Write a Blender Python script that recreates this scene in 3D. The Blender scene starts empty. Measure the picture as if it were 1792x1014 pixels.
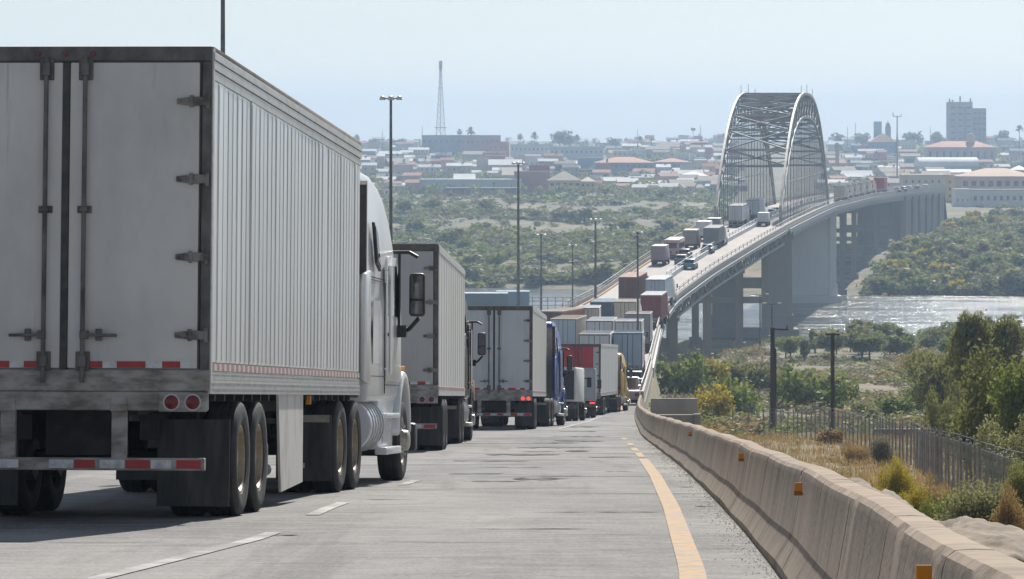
import bpy, bmesh, math, random
import numpy as np
from mathutils import Vector, Matrix, Euler
random.seed(7)
rng = np.random.default_rng(11)
S = bpy.context.scene
C = S.collection

# ------------------------------------------------------------------ camera
F = 6600.0            # focal length in photo pixels (photo 1792 wide)
HY = 250.0            # row of the true horizon
HAZE = 0.00021    # density of the air
cam = bpy.data.cameras.new('camera')
cam.sensor_width = 36.0
cam.lens = F / 1792 * 36.0
cam.shift_y = -(507 - HY) / 1792
cam.clip_start = 0.3
cam.clip_end = 20000
cam_o = bpy.data.objects.new('camera', cam)
cam_o.location = (0, 0, 0)
cam_o.rotation_euler = (math.radians(90), 0, 0)
C.objects.link(cam_o)
S.camera = cam_o

# ------------------------------------------------------------------ sky, sun, exposure
SUN_EL, SUN_AZ = math.radians(39), math.radians(12.5)     # azimuth clockwise from +Y
w = bpy.data.worlds.new('World'); S.world = w
w.use_nodes = True
nt = w.node_tree
for n in list(nt.nodes): nt.nodes.remove(n)
sky = nt.nodes.new('ShaderNodeTexSky'); sky.sky_type = 'NISHITA'
sky.sun_disc = False
sky.sun_elevation = SUN_EL; sky.sun_rotation = SUN_AZ
sky.air_density = 1.0; sky.dust_density = 0.35; sky.ozone_density = 2.0
tc = nt.nodes.new('ShaderNodeTexCoord')
mp = nt.nodes.new('ShaderNodeMapping'); mp.inputs['Scale'].default_value = (5, 5, 38)
cn = nt.nodes.new('ShaderNodeTexNoise'); cn.inputs['Scale'].default_value = 1.6; cn.inputs['Detail'].default_value = 5
cr = nt.nodes.new('ShaderNodeMapRange'); cr.inputs[1].default_value = .52; cr.inputs[2].default_value = .8; cr.inputs[3].default_value = 0; cr.inputs[4].default_value = .35
cm = nt.nodes.new('ShaderNodeMixRGB'); cm.inputs[2].default_value = (8.2, 8.6, 9.0, 1)
bg = nt.nodes.new('ShaderNodeBackground'); bg.inputs['Strength'].default_value = 0.064
wo = nt.nodes.new('ShaderNodeOutputWorld')
L = nt.links.new
L(tc.outputs['Generated'], mp.inputs['Vector']); L(mp.outputs[0], cn.inputs['Vector'])
L(cn.outputs['Fac'], cr.inputs[0]); L(cr.outputs[0], cm.inputs[0])
hs = nt.nodes.new('ShaderNodeHueSaturation'); hs.inputs['Saturation'].default_value = .5
wb = nt.nodes.new('ShaderNodeMixRGB'); wb.blend_type = 'MULTIPLY'; wb.inputs[0].default_value = 1; wb.inputs[2].default_value = (.925, .985, 1.06, 1)
L(sky.outputs[0], hs.inputs['Color']); L(hs.outputs[0], wb.inputs[1]); L(wb.outputs[0], cm.inputs[1]); L(cm.outputs[0], bg.inputs['Color']); L(bg.outputs[0], wo.inputs['Surface'])

sun = bpy.data.lights.new('sun', 'SUN'); sun.energy = 4.6; sun.angle = math.radians(0.53)
sun.color = (1.0, 0.95, 0.87)
sun_o = bpy.data.objects.new('sun', sun); C.objects.link(sun_o)
sd = Vector((math.sin(SUN_AZ) * math.cos(SUN_EL), math.cos(SUN_AZ) * math.cos(SUN_EL), math.sin(SUN_EL)))
sun_o.rotation_euler = sd.to_track_quat('Z', 'Y').to_euler()

S.view_settings.view_transform = 'Standard'
S.view_settings.look = 'None'
S.view_settings.gamma = 1
S.view_settings.use_curve_mapping = False
S.view_settings.exposure = 0.42
S.render.engine = 'CYCLES'
S.cycles.volume_bounces = 0
S.cycles.max_bounces = 6

# ------------------------------------------------------------------ helpers
def px(x, d): return (x - 896.0) / F * d           # photo column at distance d -> world X
def pz(y, d): return -(y - HY) / F * d             # photo row at distance d -> world Z

def tag(o, label=None, cat=None, group=None, kind=None):
    if label: o['label'] = label
    if cat: o['category'] = cat
    if group: o['group'] = group
    if kind: o['kind'] = kind
    return o

def empty(name, loc=(0, 0, 0), rot=(0, 0, 0), parent=None):
    o = bpy.data.objects.new(name, None); C.objects.link(o)
    o.empty_display_size = .2
    o.location = loc; o.rotation_euler = rot
    if parent: o.parent = parent
    return o

def inst(name, mesh, parent=None, loc=(0, 0, 0), rot=(0, 0, 0), scale=(1, 1, 1)):
    o = bpy.data.objects.new(name, mesh); C.objects.link(o)
    o.location = loc; o.rotation_euler = rot; o.scale = scale
    if parent: o.parent = parent
    return o

def copy_tree(o, parent=None):
    c = o.copy(); C.objects.link(c)
    if parent: c.parent = parent
    for ch in [x for x in KIDS.get(o.name, [])]: copy_tree(ch, c)
    return c
KIDS = {}

class MB:
    """collects shapes and builds ONE mesh"""
    def __init__(s): s.v = []; s.f = []; s.m = []; s.cm = 0
    def mat(s, i): s.cm = i; return s
    def add(s, vs, fs):
        b = len(s.v); s.v += [tuple(v) for v in vs]
        for f in fs: s.f.append(tuple(b + i for i in f)); s.m.append(s.cm)
        return s
    def box(s, x0, x1, y0, y1, z0, z1):
        return s.add([(x0,y0,z0),(x1,y0,z0),(x1,y1,z0),(x0,y1,z0),(x0,y0,z1),(x1,y0,z1),(x1,y1,z1),(x0,y1,z1)],
                     [(0,3,2,1),(4,5,6,7),(0,1,5,4),(1,2,6,5),(2,3,7,6),(3,0,4,7)])
    def bar(s, p0, p1, w, h=None):
        h = w if h is None else h
        p0, p1 = Vector(p0), Vector(p1); d = (p1 - p0)
        if d.length < 1e-6: return s
        d.normalize(); up = Vector((0,0,1)) if abs(d.z) < .95 else Vector((0,1,0))
        a = d.cross(up).normalized() * (w/2); b = a.cross(d).normalized() * (h/2)
        vs = [p0-a-b, p0+a-b, p0+a+b, p0-a+b, p1-a-b, p1+a-b, p1+a+b, p1-a+b]
        return s.add(vs, [(0,1,2,3),(7,6,5,4),(0,4,5,1),(1,5,6,2),(2,6,7,3),(3,7,4,0)])
    def cyl(s, p0, p1, r0, r1=None, n=10, caps=True):
        r1 = r0 if r1 is None else r1
        p0, p1 = Vector(p0), Vector(p1); d = (p1-p0).normalized()
        up = Vector((0,0,1)) if abs(d.z) < .95 else Vector((1,0,0))
        a = d.cross(up).normalized(); b = d.cross(a).normalized()
        vs = []
        for p, r in ((p0, r0), (p1, r1)):
            for i in range(n):
                t = 2*math.pi*i/n; vs.append(p + a*(r*math.cos(t)) + b*(r*math.sin(t)))
        fs = [(i, i+n, (i+1)%n+n, (i+1)%n) for i in range(n)]
        if caps: fs += [tuple(range(n)), tuple(range(2*n-1, n-1, -1))]
        return s.add(vs, fs)
    def tube(s, pts, r, n=8):
        for a, b in zip(pts[:-1], pts[1:]): s.cyl(a, b, r, r, n)
        return s
    def prism_x(s, poly, x0, x1):     # poly in (y,z)
        n = len(poly)
        vs = [(x0, y, z) for y, z in poly] + [(x1, y, z) for y, z in poly]
        return s.add(vs, [tuple(range(n)), tuple(range(2*n-1, n-1, -1))] + [(i, i+n, (i+1)%n+n, (i+1)%n) for i in range(n)])
    def prism_y(s, poly, y0, y1):     # poly in (x,z)
        n = len(poly)
        vs = [(x, y0, z) for x, z in poly] + [(x, y1, z) for x, z in poly]
        return s.add(vs, [tuple(range(n)), tuple(range(2*n-1, n-1, -1))] + [(i, i+n, (i+1)%n+n, (i+1)%n) for i in range(n)])
    def lathe_x(s, prof, c=(0,0,0), n=24):   # prof list of (r, x), around the X axis
        vs = []; k = len(prof)
        for i in range(n):
            t = 2*math.pi*i/n
            for r, x in prof: vs.append((c[0]+x, c[1]+r*math.cos(t), c[2]+r*math.sin(t)))
        fs = [(i*k+j, ((i+1)%n)*k+j, ((i+1)%n)*k+j+1, i*k+j+1) for i in range(n) for j in range(k-1)]
        return s.add(vs, fs)
    def lathe_z(s, prof, c=(0,0,0), n=12):
        vs = []; k = len(prof)
        for i in range(n):
            t = 2*math.pi*i/n
            for r, z in prof: vs.append((c[0]+r*math.cos(t), c[1]+r*math.sin(t), c[2]+z))
        fs = [(i*k+j, ((i+1)%n)*k+j, ((i+1)%n)*k+j+1, i*k+j+1) for i in range(n) for j in range(k-1)]
        return s.add(vs, fs)
    def mesh(s, name, mats, bevel=0, seg=2, smooth=35, fn=None):
        me = bpy.data.meshes.new(name)
        me.from_pydata(s.v, [], s.f)
        for m in (mats if isinstance(mats, (list, tuple)) else [mats]): me.materials.append(m)
        me.polygons.foreach_set('material_index', s.m)
        bm = bmesh.new(); bm.from_mesh(me)
        bmesh.ops.recalc_face_normals(bm, faces=bm.faces)
        if bevel:
            es = [e for e in bm.edges if len(e.link_faces) == 2 and e.calc_face_angle(0) > .5]
            bmesh.ops.bevel(bm, geom=es, offset=bevel, segments=seg, profile=.5, affect='EDGES', clamp_overlap=True)
        if fn:
            for v in bm.verts: v.co = fn(v.co)
        bm.to_mesh(me); bm.free()
        if smooth:
            me.polygons.foreach_set('use_smooth', [True]*len(me.polygons))
            me.set_sharp_from_angle(angle=math.radians(smooth))
        return me
    def build(s, name, mats, parent=None, loc=(0,0,0), rot=(0,0,0), **k):
        return inst(name, s.mesh(name, mats, **k), parent, loc, rot)

def raw_mesh(name, verts, quads, mats, tint=None, smooth=False):
    """fast numpy mesh; quads (n,4) or (n,3)"""
    me = bpy.data.meshes.new(name)
    nv, nf, k = len(verts), len(quads), quads.shape[1]
    me.vertices.add(nv); me.vertices.foreach_set('co', np.asarray(verts, np.float32).ravel())
    me.loops.add(nf*k); me.loops.foreach_set('vertex_index', np.asarray(quads, np.int32).ravel())
    me.polygons.add(nf); me.polygons.foreach_set('loop_start', np.arange(0, nf*k, k, dtype=np.int32))
    if smooth: me.polygons.foreach_set('use_smooth', np.ones(nf, bool))
    me.update(calc_edges=True)
    if tint is not None:
        a = me.attributes.new('tint', 'FLOAT', 'FACE'); a.data.foreach_set('value', np.asarray(tint, np.float32))
    for m in (mats if isinstance(mats, (list, tuple)) else [mats]): me.materials.append(m)
    return me

# ------------------------------------------------------------------ materials
MATS = {}
def pmat(name, col, rough=.6, metal=0., col2=None, scale=3., stretch=(1,1,1), lo=.45, hi=.7, amt=1., bump=0., bscale=30., bstretch=(1,1,1), spec=None, col3=None, scale3=20., lo3=.6, hi3=.75, stretch3=(1,1,1), amt3=1., emit=None, rand=0.):
    if name in MATS: return MATS[name]
    m = bpy.data.materials.new(name); m.use_nodes = True
    nt = m.node_tree; L = nt.links.new
    b = nt.nodes['Principled BSDF']
    b.inputs['Roughness'].default_value = rough; b.inputs['Metallic'].default_value = metal
    if spec is not None: b.inputs['Specular IOR Level'].default_value = spec
    b.inputs['Base Color'].default_value = (*col, 1)
    tc = nt.nodes.new('ShaderNodeTexCoord')
    def noise(scale, stretch, lo, hi, amt):
        mp = nt.nodes.new('ShaderNodeMapping'); mp.inputs['Scale'].default_value = stretch
        L(tc.outputs['Object'], mp.inputs['Vector'])
        n = nt.nodes.new('ShaderNodeTexNoise'); n.inputs['Scale'].default_value = scale
        n.inputs['Detail'].default_value = 6; n.inputs['Roughness'].default_value = .62
        L(mp.outputs[0], n.inputs['Vector'])
        r = nt.nodes.new('ShaderNodeMapRange'); r.inputs[1].default_value = lo; r.inputs[2].default_value = hi
        r.inputs[3].default_value = 0; r.inputs[4].default_value = amt
        L(n.outputs['Fac'], r.inputs[0]); return r.outputs[0]
    cur = None
    for c2, sc, st, l, h, am in ((col2, scale, stretch, lo, hi, amt), (col3, scale3, stretch3, lo3, hi3, amt3)):
        if c2 is None: continue
        mx = nt.nodes.new('ShaderNodeMixRGB'); mx.inputs[2].default_value = (*c2, 1)
        if cur is None: mx.inputs[1].default_value = (*col, 1)
        else: L(cur, mx.inputs[1])
        L(noise(sc, st, l, h, am), mx.inputs[0]); cur = mx.outputs[0]
    if rand:
        oi = nt.nodes.new('ShaderNodeObjectInfo'); mr = nt.nodes.new('ShaderNodeMapRange'); mr.inputs[3].default_value = 1-rand; mr.inputs[4].default_value = 1+rand*.4
        L(oi.outputs['Random'], mr.inputs[0])
        mx = nt.nodes.new('ShaderNodeMixRGB'); mx.blend_type = 'MULTIPLY'; mx.inputs[0].default_value = 1
        if cur is None: mx.inputs[1].default_value = (*col, 1)
        else: L(cur, mx.inputs[1])
        L(mr.outputs[0], mx.inputs[2]); cur = mx.outputs[0]
    if cur is not None: L(cur, b.inputs['Base Color'])
    if bump:
        mp = nt.nodes.new('ShaderNodeMapping'); mp.inputs['Scale'].default_value = bstretch
        L(tc.outputs['Object'], mp.inputs['Vector'])
        n = nt.nodes.new('ShaderNodeTexNoise'); n.inputs['Scale'].default_value = bscale; n.inputs['Detail'].default_value = 5
        L(mp.outputs[0], n.inputs['Vector'])
        bp = nt.nodes.new('ShaderNodeBump'); bp.inputs['Strength'].default_value = bump; bp.inputs['Distance'].default_value = .02
        L(n.outputs['Fac'], bp.inputs['Height']); L(bp.outputs[0], b.inputs['Normal'])
    if emit:
        b.inputs['Emission Color'].default_value = (*emit[:3], 1); b.inputs['Emission Strength'].default_value = emit[3]
    MATS[name] = m
    return m

def leafmat(name, c0, c1, rough=.6, trans=.5):
    if name in MATS: return MATS[name]
    m = bpy.data.materials.new(name); m.use_nodes = True
    nt = m.node_tree; L = nt.links.new
    b = nt.nodes['Principled BSDF']; b.inputs['Roughness'].default_value = rough
    b.inputs['Specular IOR Level'].default_value = .25
    at = nt.nodes.new('ShaderNodeAttribute'); at.attribute_name = 'tint'
    oi = nt.nodes.new('ShaderNodeObjectInfo')
    ad = nt.nodes.new('ShaderNodeMath'); ad.operation = 'MULTIPLY_ADD'; ad.inputs[1].default_value = .35; 
    L(oi.outputs['Random'], ad.inputs[0]); 
    sb = nt.nodes.new('ShaderNodeMath'); sb.operation = 'SUBTRACT'; sb.inputs[1].default_value = .17
    L(at.outputs['Fac'], sb.inputs[0]); L(sb.outputs[0], ad.inputs[2])
    cl = nt.nodes.new('ShaderNodeClamp'); L(ad.outputs[0], cl.inputs[0])
    mx = nt.nodes.new('ShaderNodeMixRGB'); mx.inputs[1].default_value = (*c0, 1); mx.inputs[2].default_value = (*c1, 1)
    L(cl.outputs[0], mx.inputs[0]); L(mx.outputs[0], b.inputs['Base Color'])
    tr = nt.nodes.new('ShaderNodeBsdfTranslucent'); L(mx.outputs[0], tr.inputs['Color'])
    ms = nt.nodes.new('ShaderNodeMixShader'); ms.inputs[0].default_value = trans
    out = nt.nodes['Material Output']
    L(b.outputs[0], ms.inputs[1]); L(tr.outputs[0], ms.inputs[2]); L(ms.outputs[0], out.inputs['Surface'])
    MATS[name] = m
    return m

M_white_rib = pmat('ribbed_white_alloy', (.80,.805,.81), .30, .35, (.55,.55,.54), 1.6, (1,6,.3), .42,.7,.7, bump=.10, bscale=5, bstretch=(1,7,.35), col3=(.34,.30,.26), scale3=5, lo3=.62, hi3=.8, stretch3=(1,5,.22), amt3=.6, rand=.14)
M_rail = pmat('alloy_rail', (.55,.55,.54), .42, .4, (.36,.34,.32), 5, (1,1,3), .45,.75,.8, bump=.1, bscale=40)
M_door = pmat('dirty_white_door', (.68,.66,.63), .55, 0, (.53,.51,.48), 1.3, (1.2,1,.6), .40,.70,.95, col3=(.22,.17,.125), scale3=2.8, lo3=.64, hi3=.80, stretch3=(4,1,.16), amt3=.7, bump=.04, bscale=4)
M_steel = pmat('grimy_steel', (.17,.155,.14), .6, .2, (.06,.054,.05), 5, (1,1,.6), .4,.65,.9, bump=.1, bscale=40)
M_sill = pmat('grimy_sill', (.42,.39,.35), .6, .1, (.13,.105,.08), 3.5, (1,1,2.5), .40,.64,.9, bump=.1, bscale=30)
M_dark = pmat('dark_frame', (.022,.021,.02), .7, 0, (.06,.052,.045), 4, (1,1,1), .5,.75)
M_rubber = pmat('rubber', (.028,.028,.028), .75, 0, (.075,.07,.062), 5, (1,1,1), .45,.75, .8, bump=.15, bscale=30)
M_flap = pmat('mud_flap', (.03,.03,.03), .65, 0, (.085,.078,.07), 3, (3,1,.5), .4,.7, .9, bump=.08, bscale=14)
M_seal = pmat('door_seal', (.05,.048,.045), .7, 0, (.1,.09,.08), 6)
M_rim = pmat('rusty_rim', (.42,.33,.22), .5, .3, (.2,.15,.11), 6, (1,1,1), .45,.7)
M_rimw = pmat('polished_rim', (.6,.57,.52), .35, .6, (.3,.26,.2), 7)
M_red = pmat('red_reflector', (.42,.028,.022), .4, 0, (.2,.03,.025), 12, (1,1,1), .5,.8)
M_wref = pmat('white_reflector', (.66,.66,.65), .4, 0, (.4,.37,.33), 12, (1,1,1), .45,.75)
M_pink = pmat('faded_red_reflector', (.4,.12,.12), .45, 0, (.5,.34,.32), 14)
M_lamp = pmat('red_lamp_lens', (.17,.014,.012), .25, 0)
M_lit = pmat('lit_red_lamp', (.6,.03,.02), .25, 0, emit=(1,.06,.03,1.2))
M_amber = pmat('amber_lens', (.75,.28,.02), .3)
M_chrome = pmat('chrome', (.7,.68,.64), .18, .95)
M_glass = pmat('dark_glass', (.02,.025,.03), .06, 0, spec=.8)
M_mirror = pmat('mirror_glass', (.03,.04,.045), .05, 0, spec=.9)
M_black = pmat('black_plastic', (.018,.018,.02), .45, 0, (.04,.04,.04), 8)
M_cabw = pmat('white_cab_paint', (.74,.75,.76), .22, 0, (.62,.62,.61), 1.5, (1,1,.5), .5,.8, .6)
M_tank = pmat('tank_alloy', (.62,.61,.59), .35, .4, (.4,.37,.33), 4)
M_cabback = pmat('cab_back', (.2,.2,.2), .6, 0, (.1,.1,.1), 3)
M_conc = pmat('barrier_concrete', (.34,.26,.185), .9, 0, (.22,.165,.12), 1.6, (1,1,.5), .42,.66, .9, bump=.22, bscale=26, col3=(.075,.06,.05), scale3=2.6, lo3=.52, hi3=.7, stretch3=(.6,1.8,.25), amt3=.8)
M_conc2 = pmat('wall_concrete', (.36,.33,.29), .9, 0, (.26,.24,.21), 1.0, (1,1,.6), .42,.66, .9, bump=.3, bscale=14)
M_pier = pmat('pier_concrete', (.30,.295,.285), .9, 0, (.2,.2,.195), .12, (1,1,.35), .4,.65, .9, col3=(.2,.2,.2), scale3=.35, lo3=.6, hi3=.75, stretch3=(1,1,.15), amt3=.6)
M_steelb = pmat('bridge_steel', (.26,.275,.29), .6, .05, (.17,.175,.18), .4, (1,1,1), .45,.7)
M_steell = pmat('bridge_steel_light', (.40,.385,.35), .6, .05, (.27,.245,.21), .6, (1,1,1), .45,.7)  # paler copy of bridge_steel: sunlit tone of upper arch members put into the colour
M_wire = pmat('fence_wire', (.34,.34,.34), .5, .3)
M_pole = pmat('galvanised_pole', (.16,.165,.17), .5, .5, (.1,.1,.1), 2)
M_lampw = pmat('lamp_housing', (.62,.6,.55), .4, .1)
M_wood = pmat('weathered_wood', (.075,.055,.042), .85, 0, (.035,.027,.022), 3, (4,4,.3), .4,.7)
M_bark = pmat('bark', (.09,.07,.05), .9, 0, (.045,.035,.028), 5)
# ------------------------------------------------------------------ road course
_dg = np.arange(-20, 1402, 2.0)
def smooth(pts, sig):
    a = np.interp(_dg, [p[0] for p in pts], [p[1] for p in pts])
    # linear continuation at both ends so that the smoothing keeps the slope
    k = int(4*sig/2); g = np.exp(-.5*(np.arange(-k, k+1)*2/sig)**2); g /= g.sum()
    s0, s1 = a[1]-a[0], a[-1]-a[-2]
    pad = np.concatenate([a[0]-s0*np.arange(k, 0, -1), a, a[-1]+s1*np.arange(1, k+1)])
    return np.convolve(pad, g, 'valid')
EDGE = [(-20,-.3),(9.7,1.05),(22.1,1.61),(32,1.905),(55.7,2.54),(101,3.47),(163,5.33),(225,7.3),(250,8.26),(300,10.45),(350,12.7),(400,15.0),(440,17.),(480,19.4),(510,22.),(560,29.6),(630,41.2),(710,53.1),(850,72.6),(1000,95.5),(1100,113),(1250,143.7),(1400,177)]
GRADE = [(-20,.30),(0,-1.05),(212,-15.36),(250,-17.4),(300,-19.2),(350,-20.6),(400,-21.5),(440,-21.8),(480,-21.6),(510,-21.),(560,-19.1),(630,-16.7),(710,-15.06),(800,-14.2),(850,-13.9),(1000,-13.9),(1250,-15.),(1400,-16.)]
WID = [(-20,24),(400,22),(470,13),(510,10.5),(560,11.5),(630,13.5),(700,14.5),(1400,14.5)]
_E = smooth(EDGE, 7); _G = smooth(GRADE, 7); _W = smooth(WID, 10)
def R(d): return float(np.interp(d, _dg, _E))
def G(d): return float(np.interp(d, _dg, _G))
def W_(d): return float(np.interp(d, _dg, _W))
def slope(d): return (R(d+4)-R(d-4))/8
def grade(d): return (G(d+4)-G(d-4))/8
B0 = 340.0        # distance where the bridge starts
WATER = -36.0

def sheet(name, ds, cols, mat, dz=0., zf=None):
    """a strip: cols(d) -> list of X values"""
    vs, fs = [], []; n = None
    for i, d in enumerate(ds):
        xs = cols(d); n = len(xs)
        for x in xs: vs.append((x, d, (zf(x, d) if zf else G(d)) + dz))
        if i:
            b = i*n
            fs += [(b-n+j, b-n+j+1, b+j+1, b+j) for j in range(n-1)]
    o = inst(name, raw_mesh(name, np.array(vs), np.array(fs), mat, smooth=True))
    return o

# ------------------------------------------------------------------ terrain
TB = [(-60,1.0),(0,-3.05),(100,-9.8),(200,-16.5),(250,-19.6),(300,-22),(400,-26),(500,-30),(600,-33),(660,-35),(690,-36.8),(740,-39),(850,-39),(886,-35.9),(910,-34.6),(1000,-31.5),(1100,-29.5),(1300,-27),(1600,-23),(2000,-18),(2500,-11),(3200,-2.5),(3800,1.2),(5000,1.6),(7000,1.6)]
TD = np.array([p[0] for p in TB]); TZ = np.array([p[1] for p in TB])
def sm(t): t = np.clip(t, 0, 1); return t*t*(3-2*t)
def wob(x, y):
    return (np.sin(x*.031+1.3)*np.cos(y*.027+.4) + .5*np.sin(x*.083+y*.061) + .3*np.sin(x*.19-y*.13+2))*.55
def terrain(x, d):
    x = np.asarray(x, float); d = np.asarray(d, float)
    shift = 52*(1-sm((x-0)/70)) * sm((d-700)/100)
    base = np.interp(d-shift, TD, TZ)
    e = np.interp(d, _dg, _E); g = np.interp(d, _dg, _G)
    far = sm((d-200)/120)
    base = base + wob(x, d)*(.25+.75*far)*np.where((base > -36.5), 1, .2)
    # verge beside the road
    u = x - e
    k = 1 - sm((u-.9)/5.5)
    vg = g - .32
    z = np.where(d < B0, base*(1-k) + vg*k, base)
    # left of the barrier: bed under road and lot
    lot = g - .5
    kd = sm((d-430)/150)
    left = lot*(1-kd) + np.minimum(base, lot)*kd
    z = np.where((u < .9) & (d < 600), left, z)
    wv = np.interp(d, _dg, _W)
    z = np.where((u > -wv-2.5) & (d > B0+4), np.minimum(base, z), z)
    z = np.where((u >= .9) & (d > 255) & (d < B0), base, z)
    return z
NG, MG = 190, 300
dsg = np.concatenate([np.linspace(-40, 300, 110), np.linspace(305, 1000, 110), np.geomspace(1012, 6900, 80)])
tt = np.linspace(-1, 1, NG); tt = np.sign(tt)*np.abs(tt)**1.5
X, D = np.meshgrid(tt, dsg); half = 60 + .36*np.maximum(D, 0)
X = X*half + np.clip(D, 0, 300)*.06
Zt = terrain(X, D)
V = np.stack([X, D, Zt], -1).reshape(-1, 3)
ii = np.arange((len(dsg)-1)*NG).reshape(-1, NG)[:, :-1].ravel()
Q = np.stack([ii, ii+1, ii+NG+1, ii+NG], -1)
def ground_mat():
    m = pmat('dry_ground', (.285,.205,.14), .95, 0, (.16,.145,.075), .035, (1,1,1), .40,.54, .95, bump=.6, bscale=1.2, col3=(.10,.11,.05), scale3=.11, lo3=.46, hi3=.60, amt3=.85)
    return m
tag(inst('ground', raw_mesh('ground', V, Q, ground_mat(), smooth=True)), kind='structure')

def water_mat():
    m = bpy.data.materials.new('river_water'); m.use_nodes = True
    nt = m.node_tree; L = nt.links.new; b = nt.nodes['Principled BSDF']
    b.inputs['Base Color'].default_value = (.085,.085,.065,1); b.inputs['Roughness'].default_value = .22
    b.inputs['IOR'].default_value = 1.33
    tc = nt.nodes.new('ShaderNodeTexCoord')
    prev = None
    for sc, st, dist in ((.22,(.35,1,1),1.1), (1.1,(.5,1,1),.42), (.03,(.5,1,1),1.2)):
        mp = nt.nodes.new('ShaderNodeMapping'); mp.inputs['Scale'].default_value = st
        n = nt.nodes.new('ShaderNodeTexNoise'); n.inputs['Scale'].default_value = sc; n.inputs['Detail'].default_value = 4
        L(tc.outputs['Object'], mp.inputs['Vector']); L(mp.outputs[0], n.inputs['Vector'])
        bp = nt.nodes.new('ShaderNodeBump'); bp.inputs['Strength'].default_value = 1.0; bp.inputs['Distance'].default_value = dist*.7
        L(n.outputs['Fac'], bp.inputs['Height'])
        if prev: L(prev, bp.inputs['Normal'])
        prev = bp.outputs[0]
    L(prev, b.inputs['Normal'])
    mp = nt.nodes.new('ShaderNodeMapping'); mp.inputs['Scale'].default_value = (.012,.16,1)
    n = nt.nodes.new('ShaderNodeTexNoise'); n.inputs['Scale'].default_value = 1.; n.inputs['Detail'].default_value = 6; n.inputs['Roughness'].default_value = .7
    r = nt.nodes.new('ShaderNodeMapRange'); r.inputs[1].default_value = .4; r.inputs[2].default_value = .62; r.inputs[3].default_value = .04; r.inputs[4].default_value = .26
    L(tc.outputs['Object'], mp.inputs['Vector']); L(mp.outputs[0], n.inputs['Vector']); L(n.outputs['Fac'], r.inputs[0]); L(r.outputs[0], b.inputs['Roughness'])
    return m
tag(inst('river', raw_mesh('river', np.array([(-420,630,WATER),(520,630,WATER),(520,1010,WATER),(-420,1010,WATER)]), np.array([(0,1,2,3)]), water_mat())), kind='structure')

# ------------------------------------------------------------------ road surface
def road_mat(name, base):
    m = bpy.data.materials.new(name); m.use_nodes = True
    nt = m.node_tree; L = nt.links.new; b = nt.nodes['Principled BSDF']; b.inputs['Roughness'].default_value = .85
    b.inputs['Specular IOR Level'].default_value = .18
    tc = nt.nodes.new('ShaderNodeTexCoord'); src = None
    rgb = nt.nodes.new('ShaderNodeRGB'); rgb.outputs[0].default_value = (*base, 1); src = rgb.outputs[0]
    hgt = None
    #   noise scale, stretch(x,y), low, high, colour, amount
    for sc, st, lo, hi, col, am in (
        (1.0,(.42,.05,1),.42,.60,(.30,.29,.275),.75),      # broad pale patches
        (1.0,(.30,.10,1),.50,.64,(.085,.083,.083),.75),     # broad dark patches
        (1.0,(1.6,4.2,1),.47,.64,(.33,.32,.305),.55),       # pale cross streaks
        (1.0,(.8,2.4,1),.55,.66,(.075,.074,.075),.6),      # dark cross streaks
        (1.0,(1.3,.022,1),.53,.66,(.085,.08,.075),.55),     # wheel paths
        (1.0,(.10,.30,1),.57,.63,(.028,.028,.03),.9),      # tar seams
        (1.0,(.07,.9,1),.64,.68,(.04,.04,.04),.6),         # thin cracks across
        (1.0,(26,18,26),.42,.66,(.34,.335,.325),.5),        # aggregate
        (1.0,(34,24,34),.53,.66,(.05,.05,.05),.55)):
        mp = nt.nodes.new('ShaderNodeMapping'); mp.inputs['Scale'].default_value = st
        mp.inputs['Location'].default_value = (sc*len(nt.nodes)*.37, len(nt.nodes)*.91, 0)
        n = nt.nodes.new('ShaderNodeTexNoise'); n.inputs['Scale'].default_value = sc; n.inputs['Detail'].default_value = 7; n.inputs['Roughness'].default_value = .68
        r = nt.nodes.new('ShaderNodeMapRange'); r.inputs[1].default_value = lo; r.inputs[2].default_value = hi; r.inputs[4].default_value = am
        mx = nt.nodes.new('ShaderNodeMixRGB'); mx.inputs[2].default_value = (*col, 1)
        L(tc.outputs['Object'], mp.inputs['Vector']); L(mp.outputs[0], n.inputs['Vector']); L(n.outputs['Fac'], r.inputs[0])
        L(src, mx.inputs[1]); L(r.outputs[0], mx.inputs[0]); src = mx.outputs[0]
        if st[0] == 26: hgt = n.outputs['Fac']
    L(src, b.inputs['Base Color'])
    bp = nt.nodes.new('ShaderNodeBump'); bp.inputs['Strength'].default_value = .35; bp.inputs['Distance'].default_value = .012
    L(hgt, bp.inputs['Height']); L(bp.outputs[0], b.inputs['Normal'])
    return m
M_road = road_mat('worn_asphalt', (.175,.17,.168))
M_lot = pmat('lot_concrete', (.27,.255,.235), .85, 0, (.18,.17,.155), .4, (1,1,1), .42,.66, .9, bump=.2, bscale=8)
ds = list(np.arange(2, B0-4, 2.0)) + [B0]
tag(sheet('road', ds, lambda d: list(np.linspace(R(d)-W_(d), R(d)+.05, 14)), M_road), kind='structure')
def lotx(d):
    t = max(0, min(1, (d-420)/(474-420))); e = R(d)-W_(d)
    return list(np.linspace(e-75, e, 4))
ds_l = list(np.arange(2, 470, 4.0)) + [474.]
tag(sheet('truck_lot', ds_l, lotx, M_lot), kind='structure')

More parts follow.
